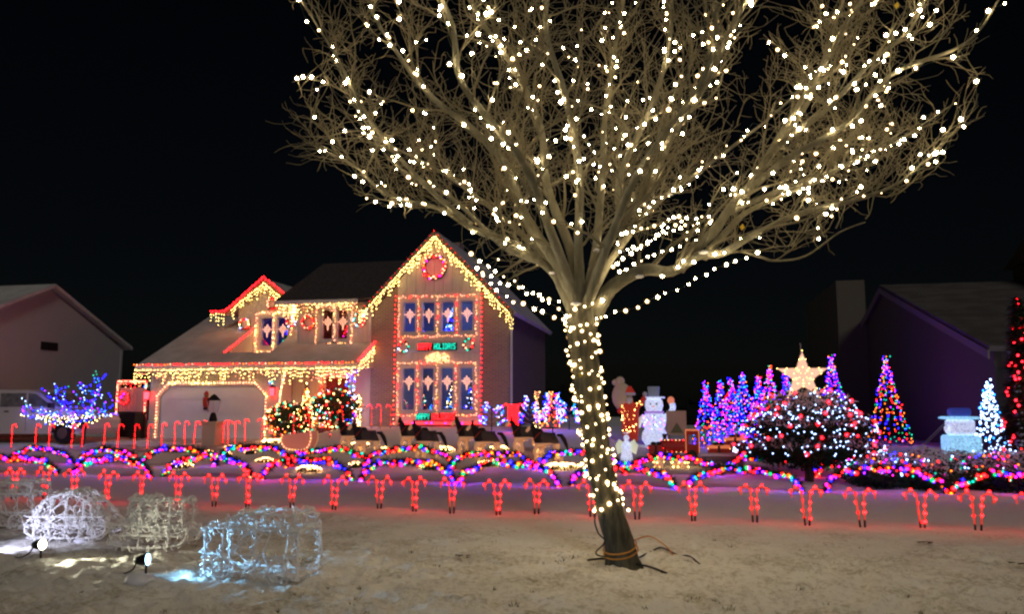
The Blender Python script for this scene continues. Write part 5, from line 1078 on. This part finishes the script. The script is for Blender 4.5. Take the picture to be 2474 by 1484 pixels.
# ------------------------------------------------------------------ van
def van():
    c = Vector((-22.6, 25.2, gz(-22.6, 25.2))); t = thing('parked_van', 'white van parked nose towards the garage in the neighbouring drive', 'van', c); pa = mat('van_white_paint', (.55, .50, .47), .35, spec=.5)
    pr = [(-2.9, .32), (2.25, .32), (2.4, .5), (2.42, .8), (2.3, .98), (1.5, 1.16), (1.2, 1.24), (.35, 1.78), (.0, 1.86), (-2.75, 1.9), (-2.95, 1.7)]
    b = MB(); n = len(pr); ys = (-.9, -.84, .84, .9); v = []
    for y in ys:
        k = .0 if abs(y) < .86 else .04
        for x, z in pr: v.append((x * (1 - k * .3), y, z - (k if z > 1 else 0)))
    b.add(v, [(j * n + i, j * n + (i + 1) % n, (j + 1) * n + (i + 1) % n, (j + 1) * n + i) for j in range(3) for i in range(n)] + [tuple(range(n))[::-1], tuple(range(3 * n, 4 * n))]); b.build('body', pa, t)
    gl = mat('snowed_car_glass', (.10, .095, .09), .4, col2=(.2, .19, .18), scale=4)
    MB().prism([(1.08, -.9, 1.26), (.36, -.9, 1.70), (.05, -.9, 1.74), (.05, -.9, 1.26)], (0, -.012, 0)).build('side_window', gl, t); MB().prism([(-.05, -.9, 1.26), (-.05, -.9, 1.74), (-1.1, -.9, 1.74), (-1.1, -.9, 1.26)], (0, -.012, 0)).build('side_window', gl, t); MB().prism([(1.17, -.78, 1.27), (1.17, .78, 1.27), (.4, .74, 1.76), (.4, -.74, 1.76)], (.012, 0, .018)).build('windscreen', gl, t)
    for x in (1.55, -1.75):
        w = MB().lathe([(.36, -.11), (.37, 0), (.36, .11)], 18, (x, -.82, .36), axis=(0, 1, 0)).build('wheel', BLACK, t); MB().lathe([(.2, -.01), (.17, .02)], 12, (x, -.94, .36), axis=(0, 1, 0)).build('rim', mat('alloy', (.35, .35, .36), .35, metal=1), w); MB().prism([(x + .47 * math.cos(a), -.902, .36 + .47 * math.sin(a)) for a in [math.pi * i / 12 for i in range(13)]], (0, -.008, 0)).build('wheel_arch', BLACK, t)
    MB().box((1.02, -1.1, 1.22), (1.16, -.92, 1.4)).build('mirror', BLACK, t); MB().box((2.28, -.86, .74), (2.43, -.5, .92)).build('headlight', gl, t)
    for x in (.2, -.9): MB().box((x, -.93, 1.08), (x + .16, -.902, 1.12)).build('handle', BLACK, t)
    for x in (1.1, 0, -1.15): MB().box((x, -.905, .42), (x + .012, -.9015, 1.24)).build('door_seam', BLACK, t)
van()

# ------------------------------------------------------------------ wire figures in the foreground and the floodlights on them
WF = mat('white_wire_tube', (.82, .82, .80), .45)
def wire_figure(label, c, rz, edges, seed, curl=.035, dens=.05, fill=380, group='wire frame vehicles on the lawn'):
    rnd = random.Random(seed); U = rnd.uniform; t = thing('wire_frame_vehicle', label, 'wire sculpture', c, rz, group); b = MB()
    for e in edges: b.tube(e, .0105, 5)
    b.build('frame', WF, t); k = MB()
    for e in edges:
        q = resample(e, .012)
        if len(q) < 4: continue
        ph = U(0, 6); sp = U(.45, .75); path = []
        for i, p in enumerate(q):
            d = (q[min(i + 1, len(q) - 1)] - q[max(0, i - 1)]).normalized(); a = d.orthogonal().normalized(); n = d.cross(a); r = curl * (.5 + .5 * math.sin(i * .21 + ph)) + .01; path.append(p + a * r * math.cos(i * sp) + n * r * math.sin(i * sp) + Vector((U(-.004, .004), U(-.004, .004), U(-.004, .004))))
        k.tube(path, .0055, 4)
    for _ in range(fill):
        a = rnd.choice(rnd.choice(edges)) if False else None; e1, e2 = rnd.choice(edges), rnd.choice(edges); f1, f2 = rnd.random(), rnd.random(); a = e1[0].lerp(e1[-1], f1) if len(e1) == 2 else rnd.choice(e1); d2 = e2[0].lerp(e2[-1], f2) if len(e2) == 2 else rnd.choice(e2)
        if .05 < (d2 - a).length < .42 and abs(d2.y - a.y) < .1: k.tube(spline([a, a.lerp(d2, .3) + Vector((U(-.05, .05), U(-.03, .03), U(-.05, .05))), a.lerp(d2, .65) + Vector((U(-.05, .05), U(-.03, .03), U(-.05, .05))), d2], 4), .005, 4)
    k.build('wound_string', WF, t); l = MB(); s = MB()
    for e in edges:
        for p in resample(e, dens * 2.2): a = U(0, 6.28); r = U(.018, .04); o = Vector((U(-.02, .02), U(-.02, .02), U(-.03, .02))); d = Vector((U(-1, 1), U(-1, 1), U(-1, 1))).normalized(); e1 = d.orthogonal().normalized() * r; e2 = d.cross(e1); l.tube([p + o + e1 * math.cos(w) + e2 * math.sin(w) for w in [6.283 * i / 8 for i in range(8)]], .006, 4, closed=True); s.ball(p + o + e1, U(.008, .016), n=5, k=3)
    l.build('loop_clips', WF, t, kind='stuff'); s.build('bulb_caps', WF, t, kind='stuff')
def boxe(x0, x1, y0, y1, z0, z1):
    V8 = [(x, y, z) for z in (z0, z1) for y in (y0, y1) for x in (x0, x1)]; return [[Vector(V8[i]), Vector(V8[j])] for i, j in ((0, 1), (2, 3), (0, 2), (1, 3), (4, 5), (6, 7), (4, 6), (5, 7), (0, 4), (1, 5), (2, 6), (3, 7))]
def wheel_e(x, y, z, r): return [[Vector((x + r * math.cos(a), y, z + r * math.sin(a))) for a in [6.283 * i / 14 for i in range(15)]]]
fC = boxe(-.5, .5, -.2, .2, .05, .46) + boxe(-.12, .44, -.17, .2, .46, .60) + [[Vector((x, -.2, .05)), Vector((x, -.2, .46))] for x in (-.3, .05)] + [[Vector((-.5, y, .46)), Vector((-.12, y, .60))] for y in (-.17, .2)] + wheel_e(-.3, -.22, .1, .1) + wheel_e(.3, -.22, .1, .1) + [[Vector((-.5, -.2, .22)), Vector((.5, -.2, .22))]]
fB = [spline([(-.46, y, .3), (-.38, y, .08), (0, y, .05), (.4, y, .1), (.46, y, .28)], 4) for y in (-.16, .16)] + [[Vector((-.46, y, .3)), Vector((.46, y, .26))] for y in (-.16, .16)] + boxe(-.22, .38, -.13, .13, .28, .56) + boxe(-.22, .02, -.12, .12, .28, .58) + [[Vector((x, -.15, .1)), Vector((x, -.15, .56))] for x in (-.1, .1, .25)] + [[Vector((-.4, -.16, .18)), Vector((.42, -.16, .18))], [Vector((-.2, -.13, .42)), Vector((.38, -.13, .42))]]
dome = lambda y, k: spline([(-.47, y, .24), (-.38, y, .34 * k), (-.22, y, .52 * k), (.05, y, .56 * k), (.25, y, .46 * k), (.36, y, .33 * k), (.48, y, .24)], 4)
fA = [dome(-.2, 1), dome(.2, 1), dome(0, 1.06), dome(-.1, 1.03)] + [spline([(-.47, y, .24), (-.48, y, .12), (-.3, y, .06), (.3, y, .06), (.48, y, .12), (.48, y, .24)], 3) for y in (-.22, .22)] + [[Vector((x, -.2, z)), Vector((x, .2, z))] for x, z in ((-.38, .36), (-.2, .53), (.05, .58), (.25, .48), (.4, .3), (-.46, .2), (.46, .2))] + wheel_e(-.28, -.23, .1, .1) + wheel_e(.28, -.23, .1, .1) + [[Vector((x, -.21, .08)), Vector((x, -.2, z))] for x, z in ((-.2, .5), (0, .55), (.2, .48), (-.33, .38), (.33, .38))] + [[Vector((-.46, -.22, .3)), Vector((.46, -.22, .3))], [Vector((-.42, -.22, .2)), Vector((.46, -.22, .2))]]
C3 = G(632, 1392); C2 = G(372, 1330); C1 = G(180, 1305); C0 = G(12, 1275)
wire_figure('cyan lit wire frame jeep, boxy and nearest the tree', C3, R(-4), fC, 1, .042); wire_figure('white wire frame boat with a square cabin between the car and the jeep', C2, R(6), fB, 2, .042, .03); wire_figure('wire frame rounded car behind the left floodlight', C1, R(10), fA, 3, .042, .03); wire_figure('wire frame box car cut by the left picture edge', C0, R(8), fC, 4, .03)
FLENS = {}
def floodlight(label, c, target, col, e, lens):
    t = thing('floodlight', label, 'floodlight', c, group='ground floodlights'); d = (Vector(target) - (Vector(c) + Vector((0, 0, .15)))).normalized(); h = Vector((0, 0, .15))
    MB().lathe([(.028, -.11), (.042, -.08), (.058, .0), (.06, .012)], 14, h, axis=d).build('housing', BLACK, t, sm=True); MB().lathe([(.054, .0125), (.045, .018), (.015, .021)], 14, h, axis=d).build('lens', glow('flood_lens_' + lens, col, 12), t)
    MB().tube([(0, 0, -.05), (0, 0, .10), tuple(h - d * .05)], .012, 6).build('stake', BLACK, t); MB().tube(spline([tuple(h - d * .09), (-.12, -.03, .06), (-.2, -.06, .02), (-.32, 0, .01)], 4), .007, 5).build('cord', BLACK, t)
    l = bpy.data.objects.new('flood_beam', bpy.data.lights.new('flood_beam', 'SPOT')); COL.objects.link(l); l.data.energy = e; l.data.color = col; l.data.spot_size = R(100); l.data.spot_blend = .7; l.data.shadow_soft_size = .05; l.location = Vector(c) + h + d * .03; l.rotation_euler = (-d).to_track_quat('Z', 'Y').to_euler()
floodlight('floodlight with bluish lens aimed at the wire jeep', G(352, 1392), C3 + Vector((-.3, -.05, .22)), (.24, .60, 1), 80, 'blue'); floodlight('floodlight with white lens aimed at the wire boat', G(98, 1352), G(335, 1366) + Vector((0, 0, .22)), (1, .96, .70), 70, 'white'); floodlight('added floodlight out of view on the left, brightening the rounded wire car', G(-70, 1345), C1 + Vector((-.1, 0, .25)), (.68, .70, 1), 40, 'warm')  # the third floodlight is an added lamp, unseen, that brightens the wire car
for i, (px, py, s, lab) in enumerate(((690, 1402, .07, 'snow clod beside the wheel of the wire jeep'), (338, 1412, .1, 'snow clod against the bluish floodlight'), (195, 1312, .06, 'snow clod under the rounded wire car'))):
    c = G(px, py); b = MB(); b.ball((0, 0, s * .3), s, n=10, k=7, sq=(1.5, 1, .6)); b.v = [tuple(Vector(v) * random.uniform(.9, 1.1)) for v in b.v]; o = b.build('snow_clod', SNOW, sm=True); o.location = c; tag(o, lab, 'snow clod')
for i, (px, py) in enumerate(((2230, 1318), (1118, 1352), (2465, 1370))):
    c = G(px, py); b = MB(); rnd = random.Random(i)
    for k in range(5): x, y = rnd.uniform(-.1, .1), rnd.uniform(-.06, .06); b.add([(x, y, .02), (x + rnd.uniform(.03, .08), y - .01, .035), (x + .05, y + .04, .03), (x - .01, y + .035, .03)], [(0, 1, 2, 3)])
    o = b.build('fallen_leaf', mat('brown_leaf', (.05, .035, .02), .9)); o.location = c; tag(o, 'dark dead leaves lying on the snow, ' + ('right of the tree under the canes', 'between the wire jeep and the tree', 'at the right picture edge')[i], 'leaf')
